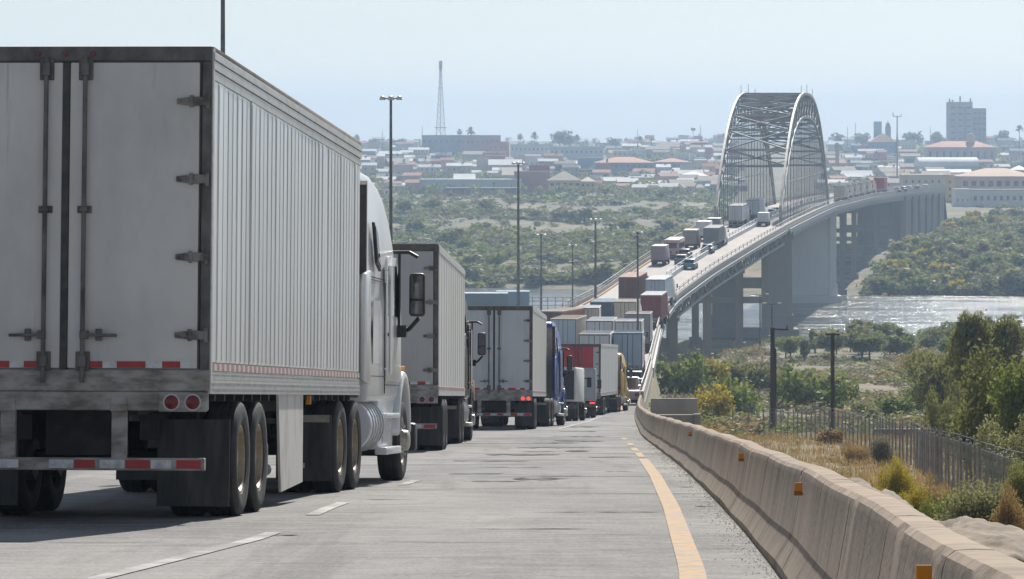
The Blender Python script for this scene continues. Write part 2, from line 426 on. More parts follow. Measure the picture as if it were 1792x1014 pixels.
M_wline = pmat('worn_white_paint', (.42,.415,.40), .8, 0, (.19,.185,.18), 1.6, (1,1,1), .38,.58, 1., col3=(.2,.2,.2), scale3=14, lo3=.55, hi3=.7, amt3=.6)
M_oline = pmat('worn_orange_paint', (.43,.245,.085), .8, 0, (.30,.235,.165), 2.4, (1,1,1), .40,.60, .9, col3=(.15,.14,.13), scale3=9, lo3=.52, hi3=.66, amt3=.85)
def line(name, pts, w, mat, d0, d1, step=1.2, ws=None):
    xs = lambda d: float(np.interp(d, [p[0] for p in pts], [p[1] for p in pts]))
    n = max(2, int((d1-d0)/step)); r = np.linspace(d0, d1, n)
    tag(sheet(name, list(r), lambda d: [xs(d)-w/2, xs(d)+w/2], mat, .006), kind='structure')
WL = [(10,-3.4),(24.9,-2.13),(28.3,-1.86),(36.6,-1.72),(44,-1.35),(60,-.7),(90,.45),(123,1.45),(165,3.35),(190,4.2),(211,5.2)]
for a, b in ((15,29.2),(33.5,37.5),(45,47.5),(124,205)):
    line('lane_line', WL, .13 if a < 100 else .16, M_wline, a, b)
line('edge_line', [(8,.45),(22.8,1.09),(36,1.52),(50.5,1.92),(65,2.25),(80,2.55),(88,2.72)], .16, M_oline, 10, 64)
for a, b in ((66,71),(73.5,78),(82,86),(93,97)): line('edge_line', [(50.5,1.92),(65,2.25),(80,2.55),(88,2.72),(100,2.9)], .13, M_oline, a, b)
line('edge_line', [(210,6.2),(245,7.05),(300,9.4),(350,11.6)], .22, M_oline, 222, 345)

# ------------------------------------------------------------------ concrete barrier, one piece after another
bar_root = tag(empty('concrete_barrier', (R(6), 6, G(6))), 'long stained concrete road barrier with amber reflectors along the right lane', 'barrier')
PROF = [(0,-.5),(0,.05),(.095,.21),(.155,.56),(.165,.592),(.19,.612),(.25,.615),(.305,.612),(.328,.592),(.345,.5),(.5,.05),(.5,-.5)]
def barrier_segment(d0, d1, n, amp, hk=1.):
    o0 = Vector((R(6), 6, G(6)))
    vs, fs = [], []; k = len(PROF)
    for i in range(n+1):
        d = d0 + (d1-d0)*i/n
        sag = .006*math.sin(d*.9)+.005*math.sin(d*.33+1)
        for j, (u, h) in enumerate(PROF):
            du = amp*random.uniform(-1, 1)*(1 if 1 < j < 11 else .2); dh = amp*random.uniform(-1, .6)*(1.3 if 4 <= j <= 8 else .3)
            if amp > 0 and 4 <= j <= 5 and random.random() < .035: du += .012; dh -= .014
            vs.append(Vector((R(d)+u+du+sag*.4, d, G(d)+h*(hk if h > 0 else 1)+dh+sag)) - o0)
        if i:
            b = i*k; fs += [(b-k+j, b-k+(j+1)%k, b+(j+1)%k, b+j) for j in range(k)]
    fs += [tuple(range(k)), tuple(range(n*k+k-1, n*k-1, -1))]
    me = bpy.data.meshes.new('barrier_segment'); me.from_pydata([tuple(v) for v in vs], [], fs); me.materials.append(M_conc)
    me.polygons.foreach_set('use_smooth', [True]*len(me.polygons)); me.set_sharp_from_angle(angle=math.radians(26))
    bm = bmesh.new(); bm.from_mesh(me); bmesh.ops.recalc_face_normals(bm, faces=bm.faces); bm.to_mesh(me); bm.free()
    return inst('barrier_segment', me, bar_root)
d = 5.0
while d < 250:
    ln = 3.0 if d < 120 else 6.0
    barrier_segment(d+.012, d+ln-.016, 26 if d < 45 else (14 if d < 80 else 5), .0009)
    d += ln
def reflector(d):
    o0 = Vector((R(6), 6, G(6)))
    mb = MB(); mb.box(-.024,.024,-.006,.006,-.037,.037)
    r = inst('reflector', mb.mesh('reflector', M_amber, bevel=.003, seg=1), bar_root, Vector((R(d)+.115, d, G(d)+.51))-o0)
    MB().box(-.025,.025,-.0075,.0,-.038,-.012).build('reflector_base', pmat('amber_base', (.35,.13,.02), .5), r)
    MB().bar((.024,0,-.025),(.05,.004,-.025),.01).build('bracket', M_steel, r)
for d in (11.3, 22.2, 34.0, 56): reflector(d)

# low parapet and retaining wall where the road runs on the embankment up to the bridge
rw = tag(empty('retaining_wall', (R(255), 255, G(255))), 'pale concrete retaining wall with parapet rising beside the road to the bridge', 'wall')
o0 = Vector((R(255), 255, G(255)))
mb = MB(); mp2 = MB(); mr = MB()
dd = np.arange(251, B0+1, 6.0)
for a, b in zip(dd[:-1], dd[1:]):
    for m_, u0, u1, zl, zh in ((mb, .06, .5, None, .0), (mp2, .1, .45, .0, .85)):
        q = []
        for d in (a, b):
            lo = min(terrain(R(d)+1.5, d)-1.0, G(d)-1) if zl is None else G(d)
            for u, z in ((u0, lo), (u1, lo), (u1, G(d)+zh), (u0, G(d)+zh)): q.append(Vector((R(d)+u, d, z))-o0)
        m_.add(q, [(0,1,2,3),(7,6,5,4),(0,4,5,1),(1,5,6,2),(2,6,7,3),(3,7,4,0)])
mb.build('wall', M_conc2, rw, smooth=0); mp2.build('parapet', pmat('pale_parapet', (.5,.47,.42), .85, 0, (.36,.33,.29), .8), rw, smooth=0)
for a in np.arange(254, B0-4, 4.0):
    mr.bar(Vector((R(a)+.28, a, G(a)+.85))-o0, Vector((R(a)+.28, a, G(a)+1.35))-o0, .07)
    b = a+4
    mr.bar(Vector((R(a)+.28, a, G(a)+1.33))-o0, Vector((R(b)+.28, b, G(b)+1.33))-o0, .07)
mr.build('handrail', M_steell, rw, smooth=0)

# concrete end wall standing across the verge
ew = tag(empty('end_wall', (5.6, 150, G(150))), 'grey concrete wall with end pillar standing across the verge behind the barrier', 'wall')
MB().box(0,1.62,0,.25,-1.4,.35).build('wall_panel', M_conc2, ew, bevel=.02)
MB().box(1.62,1.9,-.06,.32,-2.2,.38).build('pillar', M_conc2, ew, bevel=.02)
MB().box(.0,1.9,2.2,2.45,-2,.85).build('rear_wall', M_conc2, ew, bevel=.02)

# dark tar repairs lying across the lane, ragged edges
M_tar = pmat('tar_repair', (.028,.027,.028), .95, 0, (.20,.195,.19), 1.6, (1.4,.35,1), .38,.54, .95, spec=.03, col3=(.2,.195,.19), scale3=7, lo3=.5, hi3=.62, amt3=.6)
def tar(d, x0, x1, w_, seed):
    r = random.Random(seed); n = max(6, int((x1-x0)/.16)); lo, hi = [], []
    for i in range(n+1):
        x = x0+(x1-x0)*i/n; t = (r.uniform(.12,1.15) if r.random() > .25 else r.uniform(.03,.2))*min(1, 6*min(i, n-i)/n)
        c = d+.12*w_*math.sin(i*.3+seed)+r.uniform(-.10,.10)*w_
        lo.append((x, c-w_*.5*t*r.uniform(.7,1.1)-.01)); hi.append((x, c+w_*.5*t*r.uniform(.7,1.1)+.01))
    vs = [(x, y, G(y)+.005) for x, y in lo]+[(x, y, G(y)+.005) for x, y in hi]
    fs = [(i, i+1, n+2+i, n+1+i) for i in range(n)]
    tag(inst('tar_patch', raw_mesh('tar_patch', np.array(vs), np.array(fs), M_tar)), kind='structure')
for k, (d, x0, x1, w_) in enumerate(((47,-.65,.15,1.1),(48.5,.0,.75,1.6),(50.2,.35,1.1,.9),(51.5,-.9,-.1,.7),(53,1.3,1.75,1.2),(56.5,-.5,.5,.5),(62,-1.0,.3,.8),(69,-.5,.9,2.6),(73,.2,1.5,3.0),(78.5,.1,1.8,3.6),(86,.3,1.6,3.0),(90,1.0,2.2,4),(101,1.0,2.5,4),(116,1.4,2.6,5),(66,1.3,2.2,1.4),(38.6,-1.5,-.95,.22),(28.6,-1.9,-1.62,.16),(36.2,1.75,1.98,.18),(44,1.65,2.2,.28),(134,1.7,3.2,5),(30,-.3,.6,.10),(34.4,.2,1.4,.12))): tar(d, x0, x1, w_, k+3)
# ------------------------------------------------------------------ trucks
MESH = {}
M_ffr = pmat('dusty_frame', (.25,.235,.22), .6, .1, (.14,.125,.11), 2)
M_hinge = pmat('grimy_hinge', (.26,.245,.225), .6, .2, (.08,.07,.06), 9, (1,1,1), .42,.62, .9)
def cached(key, fn):
    if key not in MESH: MESH[key] = fn()
    return MESH[key]

def tyre_mesh(n, r=.51, w=.28):
    def f():
        h = w/2; m = MB()
        m.lathe_x([(r*.57,-h*.7),(r*.62,-h*.95),(r*.78,-h*1.06),(r*.9,-h*1.04),(r*.965,-h*.93),(r,-h*.78),(r,-h*.46),(r*.975,-h*.44),(r*.975,-h*.36),(r,-h*.34),(r,-h*.05),(r*.975,-h*.04),
                   (r*.975,h*.04),(r,h*.05),(r,h*.34),(r*.975,h*.36),(r*.975,h*.44),(r,h*.46),(r,h*.78),(r*.965,h*.93),(r*.9,h*1.04),(r*.78,h*1.06),(r*.62,h*.95),(r*.57,h*.7)] if n > 14 else
                  [(r*.57,-h*.7),(r*.8,-h*1.05),(r,-h*.75),(r,h*.75),(r*.8,h*1.05),(r*.57,h*.7)], n=n)
        return m.mesh('tyre', M_rubber, smooth=30)
    return cached(('tyre', n, r, w), f)
def rim_mesh(n, deep, mat, r=.3):
    def f():
        m = MB()
        if deep: m.lathe_x([(r,-.12),(r*1.02,.12),(r*.97,.125),(r*.93,.11),(r*.88,.0),(r*.8,-.06),(r*.45,-.05),(r*.42,.07),(r*.3,.09),(0.001,.09)], n=n)
        else: m.lathe_x([(r,-.12),(r*1.02,.12),(r*.97,.125),(r*.93,.11),(r*.86,.06),(r*.6,.1),(r*.45,.13),(r*.42,.2),(r*.3,.22),(0.001,.22)], n=n)
        if n > 14:
            for i in range(10):
                t = 2*math.pi*i/10; rr = r*.62; x = -.055 if deep else .09
                m.cyl((x, rr*math.cos(t), rr*math.sin(t)), (x+.07, rr*math.cos(t), rr*math.sin(t)), .018, n=6)
        return m.mesh('rim', mat, smooth=35)
    return cached(('rim', n, deep, mat.name, r), f)
def wheel(parent, x, y, side, dual=True, n=28, deep=True, rmat=None, r=.51, Mx=None):
    """x = outer face of the wheel"""
    rmat = rmat or M_rim
    w = .28*r/.51
    hub = cached(('hub', n > 14), lambda: MB().lathe_x([(.001,-.5),(.2,-.5),(.2,-.12),(.12,-.05),(.09,.05),(.001,.05)], n=8).mesh('wheel', M_steel))
    o = inst('wheel', hub, parent, (x-side*w/2, y, r), (0, 0, 0 if side > 0 else math.pi))
    if Mx is not None: o.matrix_basis = Mx @ Matrix.LocRotScale(o.location, o.rotation_euler, None)
    inst('tyre', tyre_mesh(n, r), o)
    if dual: inst('tyre', tyre_mesh(n, r), o, (-.33*r/.51, 0, 0))
    inst('rim', rim_mesh(n, deep, rmat, r*.585), o)
    return o

def trailer(root, Lt, H, Wd, lod, body=None, door=None, rail=None, doorR=None, guard=True, lit=False, tandem=2.0, zb=1.08, roofm=None, corr=False):
    body = body or M_white_rib; door = door or M_door; rail = rail or M_rail
    h = Wd/2; top = H
    n = 28 if lod == 0 else (16 if lod == 1 else 10)
    # body
    if lod == 0:
        MB().box(-h+.02, h-.02, .06, Lt-.02, zb+.04, top-.05).build('body', M_rail, root)
        zp0, zp1 = 1.345, top-.28
        pw = .295; k = int((Lt-.12)/pw)
        pm = cached('side_panel', lambda: MB().box(-.012,.0,-pw/2+.0035,pw/2-.0035,zp0,zp1).box(.0,.005,-pw/2+.03,-pw/2+.055,zp0+.02,zp1-.02).mesh('side_panel', M_white_rib, bevel=.0035, seg=1))
        rm = cached('tape_r', lambda: MB().box(0,.004,-.075,.075,-.03,.03).mesh('reflector_strip', M_pink))
        wm = cached('tape_w', lambda: MB().box(0,.004,-.068,.068,-.03,.03).mesh('reflector_strip', M_wref))
        for s in (1, -1):
            for i in range(k):
                y = .1 + (i+.5)*(Lt-.12)/k
                inst('side_panel', pm, root, (s*(h+random.uniform(-.003,.002)), y, 0), (0, random.uniform(-.0012,.0012), (0 if s > 0 else math.pi)+random.uniform(-.006,.006)))
                if s > 0:
                    inst('reflector_strip', rm, root, (h+.004, y-.07, 1.305)); inst('reflector_strip', wm, root, (h+.004, y+.074, 1.305))
            x0, x1 = (h-.02, h+.0) if s > 0 else (-h, -h+.02)
            m = MB()
            for j, (a, b, e) in enumerate(((top-.28, top-.2, .008),(top-.195, top-.12,.016),(top-.115, top-.05,.022))):
                m.box(x0 if s > 0 else x0-e, x1+e if s > 0 else x1, .02, Lt, a, b)
            m.build('top_rail', rail, root, bevel=.004, seg=1)
            m = MB()
            m.box(x0 if s>0 else x0-.01, x1+.01 if s>0 else x1, .02, Lt, zb, zb+.115); m.box(x0 if s>0 else x0-.004, x1+.004 if s>0 else x1, .02, Lt, zb+.12, zb+.185)
            if s > 0:
                for q in range(int(Lt/.075)):
                    yy = .08+q*.075
                    m.box(x1+.009, x1+.016, yy-.012, yy+.012, zb+.02, zb+.045); m.box(x1+.009, x1+.016, yy-.012, yy+.012, zb+.07, zb+.095); m.box(x1+.003, x1+.009, yy-.01, yy+.01, zb+.15, zb+.168)
            m.build('bottom_rail', rail, root, smooth=0)
            MB().box(h-.01 if s>0 else -h-.012, h+.012 if s>0 else -h+.01, .015, .1, zb, top-.02).build('corner_trim', M_rail, root, bevel=.004, seg=1)
        MB().box(-h-.01, h+.01, .03, Lt, top-.05, top).build('roof', pmat('rusty_roof_edge', (.3,.26,.22), .6, .2, (.16,.12,.09), 3), root, bevel=.012)
    else:
        m = MB(); m.box(-h, h, .05, Lt, zb+.18, top-.16)
        if lod == 1:
            pitch = 1.22
            for s in (1, -1):
                y = .2
                while y < Lt-.3:
                    m.box(*((h-.01, h+.007) if s > 0 else (-h-.007, -h+.01)), y, y+.05, zb+.19, top-.17); y += pitch
        m.build('body', body, root, smooth=0)
        m = MB(); m.box(-h-.015, h+.015, .04, Lt+.01, top-.16, top-.03); m.build('top_rail', rail, root, smooth=0)
        if corr:
            for sd in (1, -1):
                m = MB()
                for y in np.arange(.25, Lt-.2, .3): m.box(*((h-.01, h+.035) if sd > 0 else (-h-.035, -h+.01)), y, y+.14, zb+.19, top-.17)
                m.build('corrugation', body, root, smooth=0)
        if lod == 2:
            m = MB()
            for y in np.arange(.8, Lt-.3, 1.2): m.box(-h+.03, h-.03, y, y+.07, top+.011, top+.035)
            m.build('roof_bow', roofm or body, root, smooth=0)
        MB().box(-h+.01, h-.01, .06, Lt, top-.03, top+.01).build('roof', roofm or body, root, smooth=0)
        m = MB(); m.box(-h-.012, h+.012, .04, Lt, zb, zb+.18)
        m.build('bottom_rail', rail, root, smooth=0)
        if lod == 1:
            m = MB()
            q = .15
            while q < Lt-.2: m.box(h+.011, h+.017, q, q+.3, zb+.11, zb+.17); q += .62
            m.build('reflector_strip', M_pink, root, smooth=0)
    # rear frame
    m = MB(); zs = zb-.12
    m.box(-h, h, 0, .05, top-.13, top-.005)
    for s in (1,-1): m.box(s*h-(.085 if s>0 else 0), s*h+(.085 if s<0 else 0), .002, .05, zs+.3, top-.13)
    m.build('rear_frame', M_steel if lod < 2 else M_ffr, root, bevel=.006 if lod == 0 else 0, seg=1)
    m = MB(); m.box(-h, h, -.015, .06, zb+.02, zb+.2)
    m.box(-h+.01, h-.01, .0, .06, zs-.02, zb+.02)
    m.build('rear_sill', M_sill, root, bevel=.008 if lod == 0 else 0, seg=1)
    # doors
    zd0, zd1 = zb+.21, top-.14
    for s in (1, -1):
        dm = (doorR if (s > 0 and doorR) else door)
        x0, x1 = (.03, h-.10) if s > 0 else (-h+.10, -.03)
        dr = MB().box(x0, x1, -.012, .045, zd0, zd1).build('rear_door', dm, root, bevel=.012 if lod < 2 else 0)
        if lod < 2:
            # hinges
            for q, zz in enumerate(np.linspace(zd1-.33, zd0+.28, 4 if lod == 0 else 4)):
                zz = float(zz)
                hm = MB(); xo = h-.02
                hm.add([(s*(xo-.27), -.02, zz-.022),(s*(xo-.27), -.02, zz+.022),(s*(xo-.14),-.02,zz+.038),(s*xo,-.02,zz+.038),(s*xo,-.02,zz-.038),(s*(xo-.14),-.02,zz-.038),
                        (s*(xo-.27), -.036, zz-.022),(s*(xo-.27), -.036, zz+.022),(s*(xo-.14),-.036,zz+.038),(s*xo,-.036,zz+.038),(s*xo,-.036,zz-.038),(s*(xo-.14),-.036,zz-.038)],
                       [(0,1,2,3,4,5),(11,10,9,8,7,6)]+[(i,i+6,(i+1)%6+6,(i+1)%6) for i in range(6)])
                hm.cyl((s*(xo-.01), -.03, zz-.06), (s*(xo-.01), -.03, zz+.06), .018, n=8)
                hm.cyl((s*(xo-.24), -.045, zz), (s*(xo-.24), -.03, zz), .012, n=6); hm.cyl((s*(xo-.17), -.045, zz+.01), (s*(xo-.17), -.03, zz+.01), .01, n=6)
                hm.box(*sorted((s*(xo-.16), s*(xo-.125))), -.042, -.034, zz-.05, zz+.05)
                hm.build('hinge', M_hinge, dr, bevel=.004 if lod == 0 else 0, seg=1)
            # lock rod with brackets and handle
            xr = s*.165
            rd = MB(); rd.cyl((xr,-.05,zd0-.12),(xr,-.05,zd1+.05),.02,n=10)
            rd.build('lock_rod', M_steel, dr)
            for zz, hh in ((zd1-.06,.09),(zd0+1.33 if H > 3.5 else zd0+1.0,.03),(zd0+.06,.08)):
                MB().box(xr-.06,xr+.06,-.03,-.01,zz-hh,zz+hh).box(xr-.032,xr+.032,-.075,-.028,zz-hh*.6,zz+hh*.6).build('rod_bracket', M_steel, dr, bevel=.004 if lod==0 else 0, seg=1)
            hn = MB(); zz = zd0+.28
            hn.bar((xr,-.06,zz),(xr+s*.29,-.055,zz-.005),.035,.025); hn.box(*sorted((xr+s*.11,xr+s*.16)),-.05,-.012,zz-.05,zz+.05); hn.box(*sorted((xr-s*.02,xr+s*.05)),-.08,-.03,zz-.035,zz+.035)
            hn.build('door_handle', M_steel, dr, bevel=.004 if lod==0 else 0, seg=1)
            # reflective strip on the door foot
            z0, z1 = zd0+.005, zd0+.06
            segs = [(.21,.33,0),(.33,.45,1),(.45,.69,0),(.69,.83,1),(.83,.98,0),(.98,1.06,1)]
            for a, b, c in segs:
                a, b = a*h/1.22, min(b*h/1.22, h-.11)
                xa, xb = sorted((s*a, s*b))
                MB().box(xa, xb-.002, -.0165, -.013, z0, z1).build('reflector_strip', M_wref if c else M_red, dr, smooth=0)
        elif lod == 2:
            MB().cyl((s*.35*h,-.03,zd0-.05),(s*.35*h,-.03,zd1),.02,n=5).build('lock_rod', M_steel, dr)
    MB().box(-.028,.028,-.018,.02,zd0-.01,zd1).build('door_seal', M_seal, root)
    if lod < 2:
        m = MB()
        for s in (1,-1):
            for a in (0,): m.box(*sorted((s*(h-.098), s*(h-.087))), -.008, .03, zd0, zd1)
        m.box(-h+.09, h-.09, -.008, .03, zd1+.002, zd1+.012)
        m.build('edge_seal', M_seal, root)
    # tail lights
    for s in (1, -1):
        xa, xb = sorted((s*(h-.02), s*(h-.42)))
        tb = MB().box(xa, xb, -.035, .05, zs-.03, zs+.135).build('tail_light', M_sill, root, bevel=.008 if lod==0 else 0, seg=1)
        if lod < 3:
            for xx in (h-.13, h-.31):
                MB().cyl((s*xx,-.036,zs+.05),(s*xx,-.046,zs+.05),.072,n=16 if lod==0 else 8).build('lamp_ring', M_rail, tb)
                MB().lathe_x([(.060,0),(.055,.012),(.03,.022),(.001,.024)], n=16 if lod==0 else 8).build('lamp', M_lit if (lit and s > 0) else M_lamp, tb, loc=(s*xx,-.045,zs+.05), rot=(0,0,-math.pi/2))
    if lod < 2:
        m = MB()
        for xx in (-.25, -.02, .22): m.cyl((xx, -.002, top-.065), (xx, -.02, top-.065), .022, n=8)
        m.build('marker_lamp', M_lamp, root)
    # underride guard
    if guard:
        for s in (1, -1):
            m = MB(); m.box(s*.47-.062, s*.47+.062, .02, .1, .5, zs-.02); m.box(s*.47-.07, s*.47+.07, -.01, .03, zs-.03, zs+.1); m.build('guard_post', M_sill, root, bevel=.006 if lod==0 else 0, seg=1)
        gb = MB().box(-h+.03, h-.03, -.03, .06, .44, .545).build('underride_guard', M_sill, root, bevel=.006 if lod==0 else 0, seg=1)
        k = 11; ww = (2*h-.1)/k
        if lod < 2:
            for i in range(k):
                if i in (4,) and lod == 0: continue
                c = M_red if i % 2 == 0 else M_wref
                wid = ww*(.97 if i % 3 else .8)
                MB().box(-h+.05+i*ww, -h+.05+i*ww+wid, -.0345, -.031, .458, .528).build('reflector_strip', c, gb, smooth=0)
    # undercarriage
    m = MB()
    for s in (1,-1): m.box(s*.5-.05, s*.5+.05, .5, Lt-1, zb-.18, zb+.05); m.box(s*.55-.08, s*.55+.08, 1.1, tandem+2.2, zb-.4, zb-.17)
    for yy in np.arange(.7, Lt-.5, .6 if lod == 0 else 2.0): m.box(-h+.05, h-.05, yy-.04, yy+.04, zb-.06, zb+.06)
    for yy in (tandem, tandem+1.22): m.cyl((-h+.3,yy,.51),(h-.3,yy,.51),.075,n=8)
    if lod < 2:
        m.box(-.35,.35,tandem-.9,tandem-.75,.55,zb-.05); m.cyl((-.3,tandem+.5,.7),(.3,tandem+.5,.7),.14,n=10)
    m.build('undercarriage', M_dark, root, smooth=0)
    for s in (1,-1):
        for yy in (tandem, tandem+1.22): wheel(root, s*(h+.015), yy, s, True, n)
        fl = MB(); x0, x1 = sorted((s*(h-.62), s*(h+.01)))
        fl.box(x0, x1, tandem-.78, tandem-.765, .11, zb-.22)
        fl.build('mud_flap', M_flap, root, fn=(lambda co: Vector((co.x, co.y-.05*max(0, (.8-co.z)), co.z))) )
    # landing gear
    m = MB()
    for s in (1,-1): m.box(s*.85-.07, s*.85+.07, Lt-3.3, Lt-3.14, .35, zb); m.box(s*.85-.13, s*.85+.13, Lt-3.35, Lt-3.1, .3, .35)
    m.bar((-.8,Lt-3.2,.8),(.8,Lt-3.2,.8),.06)
    m.build('landing_gear', M_steel, root, smooth=0)

def tractor(root, at, yaw, lod, paint, chrome=True, cab_h=3.72, short=False, daycab=False):
    """at = kingpin in the rig frame, tractor built around it with y forward"""
    Mx = Matrix.Translation(at) @ Matrix.Rotation(yaw, 4, 'Z')
    def P(mb, name, mats, parent=None, **k):
        o = mb.build(name, mats, parent or root, **k)
        if parent is None: o.matrix_basis = Mx
        return o
    n = 28 if lod == 0 else (16 if lod == 1 else 10)
    h = 1.22
    hd = cab_h - 3.72
    back = 1.75
    if daycab: back = 2.9
    prof = [(back,1.0),(back,3.55+hd),(back+.1,3.68+hd),(back+.35,3.74+hd),(2.9 if not daycab else 3.4,3.73+hd),(3.5,3.64+hd),(3.9,3.5+hd),(4.2,3.26+hd*.8),(4.45,2.95+hd*.4),(4.6,2.78+hd*.2),(5.2,1.95),(5.2,1.0)]
    if daycab: prof = [(back,1.0),(back,2.9),(back+.1,3.0),(3.6,3.02),(4.35,2.92),(4.6,2.72),(5.2,1.95),(5.2,1.0)]
    def taper(co):
        t = max(0, (co.z-2.3)/1.4); return Vector((co.x*(1-.11*t*t)*(1-.03*max(0, co.y-4.2)), co.y, co.z))
    cab = P(MB().prism_x(prof, -h, h), 'cab_body', paint, bevel=.10 if lod < 2 else .05, seg=4 if lod == 0 else 2, fn=taper, smooth=40)
    if lod < 2:
        P(MB().box(-h+.12, h-.12, back-.02, back+.02, 1.05, (3.5+hd) if not daycab else 2.85), 'cab_back', M_cabback)
        if not daycab:
            for s in (1,-1):
                P(MB().prism_x([(back-.42,1.25),(back-.42,2.35),(back-.3,2.5),(back+.15,2.55),(back+.15,1.2)], s*(h-.045), s*(h+.012)), 'side_extender', paint, bevel=.02)
                P(MB().prism_x([(back-.03,2.5),(back-.03,3.55+hd),(back+.05,3.6+hd),(back+.05,2.5)], s*(h-.13), s*(h-.03)), 'edge_rubber', M_black)
                # sleeper window
                if lod == 0 or True:
                    wx = lambda z: h*(1-.11*max(0,(z-2.3)/1.4)**2)
                    zz = [(2.66,2.70),(2.66,3.10),(2.84,3.0),(2.92,2.62)]
                    zo = [(2.63,2.66),(2.63,3.15),(2.87,3.03),(2.96,2.57)]
                    for nm, pts, mt, e in (('window_frame', zo, M_black, .006), ('sleeper_window', zz, M_glass, .012)):
                        m = MB(); k = len(pts)
                        m.add([(s*(wx(z)+e), y, z+hd) for y, z in pts]+[(s*(wx(z)-.03), y, z+hd) for y, z in pts], [tuple(range(k)), tuple(range(2*k-1,k-1,-1))]+[(i,i+k,(i+1)%k+k,(i+1)%k) for i in range(k)])
                        P(m, nm, mt)
                # luggage door
                P(MB().box(*sorted((s*h, s*(h+.004))), 2.2, 2.85, 1.45, 2.2), 'luggage_door', paint, bevel=.004, seg=1)
    for s in (1,-1):
        # door
        if lod < 2:
            dr = P(MB().prism_x([(3.45,1.25),(3.45,2.7),(3.55,2.78),(4.45,2.78),(4.95,2.1),(5.0,1.25)], s*(h-.02), s*(h+.014)), 'cab_door', paint, bevel=.01)
            MB().prism_x([(3.58,2.05),(3.58,2.66),(4.42,2.68),(4.8,2.12),(4.8,2.05)], s*(h+.006), s*(h+.02)).build('door_window', M_glass, dr)
            MB().box(*sorted((s*(h+.01), s*(h+.045))), 3.55, 3.72, 1.8, 1.84).build('door_handle', M_black, dr)
            for yy in (3.42, 3.36):
                pass
            P(MB().cyl((s*(h+.07), 3.38, 1.35), (s*(h+.07), 3.38, 2.65), .022, n=8).bar((s*h,3.38,1.4),(s*(h+.07),3.38,1.4),.02).bar((s*h,3.38,2.6),(s*(h+.07),3.38,2.6),.02), 'grab_bar', M_chrome)
        # mirror
        mi = MB().box(*sorted((s*(h+.17), s*(h+.37))), 4.42, 4.56, 2.06, 2.60)
        mo = P(mi, 'mirror', M_black, bevel=.045 if lod < 2 else 0, seg=3)
        MB().box(*sorted((s*(h+.195), s*(h+.345))), 4.412, 4.425, 2.28, 2.57).build('mirror_glass', M_mirror, mo)
        MB().box(*sorted((s*(h+.195), s*(h+.345))), 4.412, 4.425, 2.09, 2.25).build('mirror_glass', M_mirror, mo)
        if lod < 2:
            P(MB().tube([(s*(h-.05),4.55,2.86),(s*(h+.16),4.52,2.86),(s*(h+.27),4.5,2.8)], .025).tube([(s*(h-.02),4.6,1.86),(s*(h+.16),4.55,1.9),(s*(h+.29),4.5,2.04)], .028).box(*sorted((s*h,s*(h+.13))),4.5,4.66,1.8,1.95)
              .tube([(s*(h+.04),4.5,1.95),(s*(h+.04),4.5,2.84)], .02), 'mirror_arm', M_black)
    if lod < 2 and not daycab:
        for s in (1,-1):
            sm_ = MB(); a, b = sorted((s*(h-.01), s*(h+.0022)))
            sm_.box(a,b,3.40,3.412,1.1,2.45); sm_.box(a,b,1.95,3.40,2.44,2.45); sm_.box(a,b,1.95,3.40,1.30,1.31); sm_.box(a,b,3.405,4.95,1.2,1.21)
            for q in np.arange(2.0,3.4,.12): sm_.box(a,b,q-.006,q+.006,2.47,2.482)
            P(sm_, 'panel_seam', M_seal, smooth=0)
    # windshield and visor
    ws = MB().add([(-1.02,4.66,2.72),(1.02,4.66,2.72),(1.08,5.19,2.02),(-1.08,5.19,2.02),(-1.02,4.6,2.68),(1.02,4.6,2.68),(1.08,5.13,1.98),(-1.08,5.13,1.98)],[(0,1,2,3),(7,6,5,4),(0,4,5,1),(1,5,6,2),(2,6,7,3),(3,7,4,0)])
    P(ws, 'windshield', M_glass)
    if lod < 2: P(MB().box(-1.0,1.0,4.6,4.95,2.76,2.8), 'visor', M_black)
    # hood with fenders
    hp = [(5.15,1.0),(5.15,2.0),(5.4,1.98),(6.6,1.78),(6.95,1.6),(7.05,1.3),(7.05,.7),(6.3,.7)]
    P(MB().prism_x([(5.15,1.0),(5.15,2.0),(5.4,1.98),(6.6,1.78),(6.95,1.6),(7.05,1.3),(7.05,.75),(6.9,.75)], -.78, .78), 'hood', paint, bevel=.12 if lod < 2 else .05, seg=3)
    for s in (1,-1):
        arc = [(5.5-.66*math.cos(t), .62+.80*math.sin(t)*(1 if t < 1.57 else .95)) for t in np.linspace(.02, math.pi-.02, 11)]
        inner = [(5.5-.57*math.cos(t), .55+.70*math.sin(t)) for t in np.linspace(math.pi-.02, .02, 11)]
        P(MB().prism_x(arc+inner, s*.72, s*(h+.015)), 'fender', paint, bevel=.03 if lod < 2 else 0, seg=2)
        P(MB().prism_x([(6.1,.62),(6.1,1.3),(6.75,1.4),(7.0,1.2),(7.0,.62)], s*.7, s*1.1), 'fender_front', paint, bevel=.06 if lod < 2 else 0)
        P(MB().box(*sorted((s*.78,s*1.08)), 6.95, 7.03, 1.02, 1.24), 'headlight', pmat('headlight_lens', (.7,.7,.68), .1, 0), bevel=.02 if lod < 2 else 0)
        if lod < 2:
            P(MB().cyl((s*(h-.02),5.25,1.42),(s*(h+.03),5.25,1.42),.03,n=8), 'marker_lamp', M_amber)
    P(MB().box(-1.2,1.2,6.95,7.2,.35,.72), 'bumper', M_chrome if chrome else M_black, bevel=.04 if lod < 2 else 0)
    P(MB().box(-.55,.55,7.02,7.06,.8,1.55), 'grille', M_black)
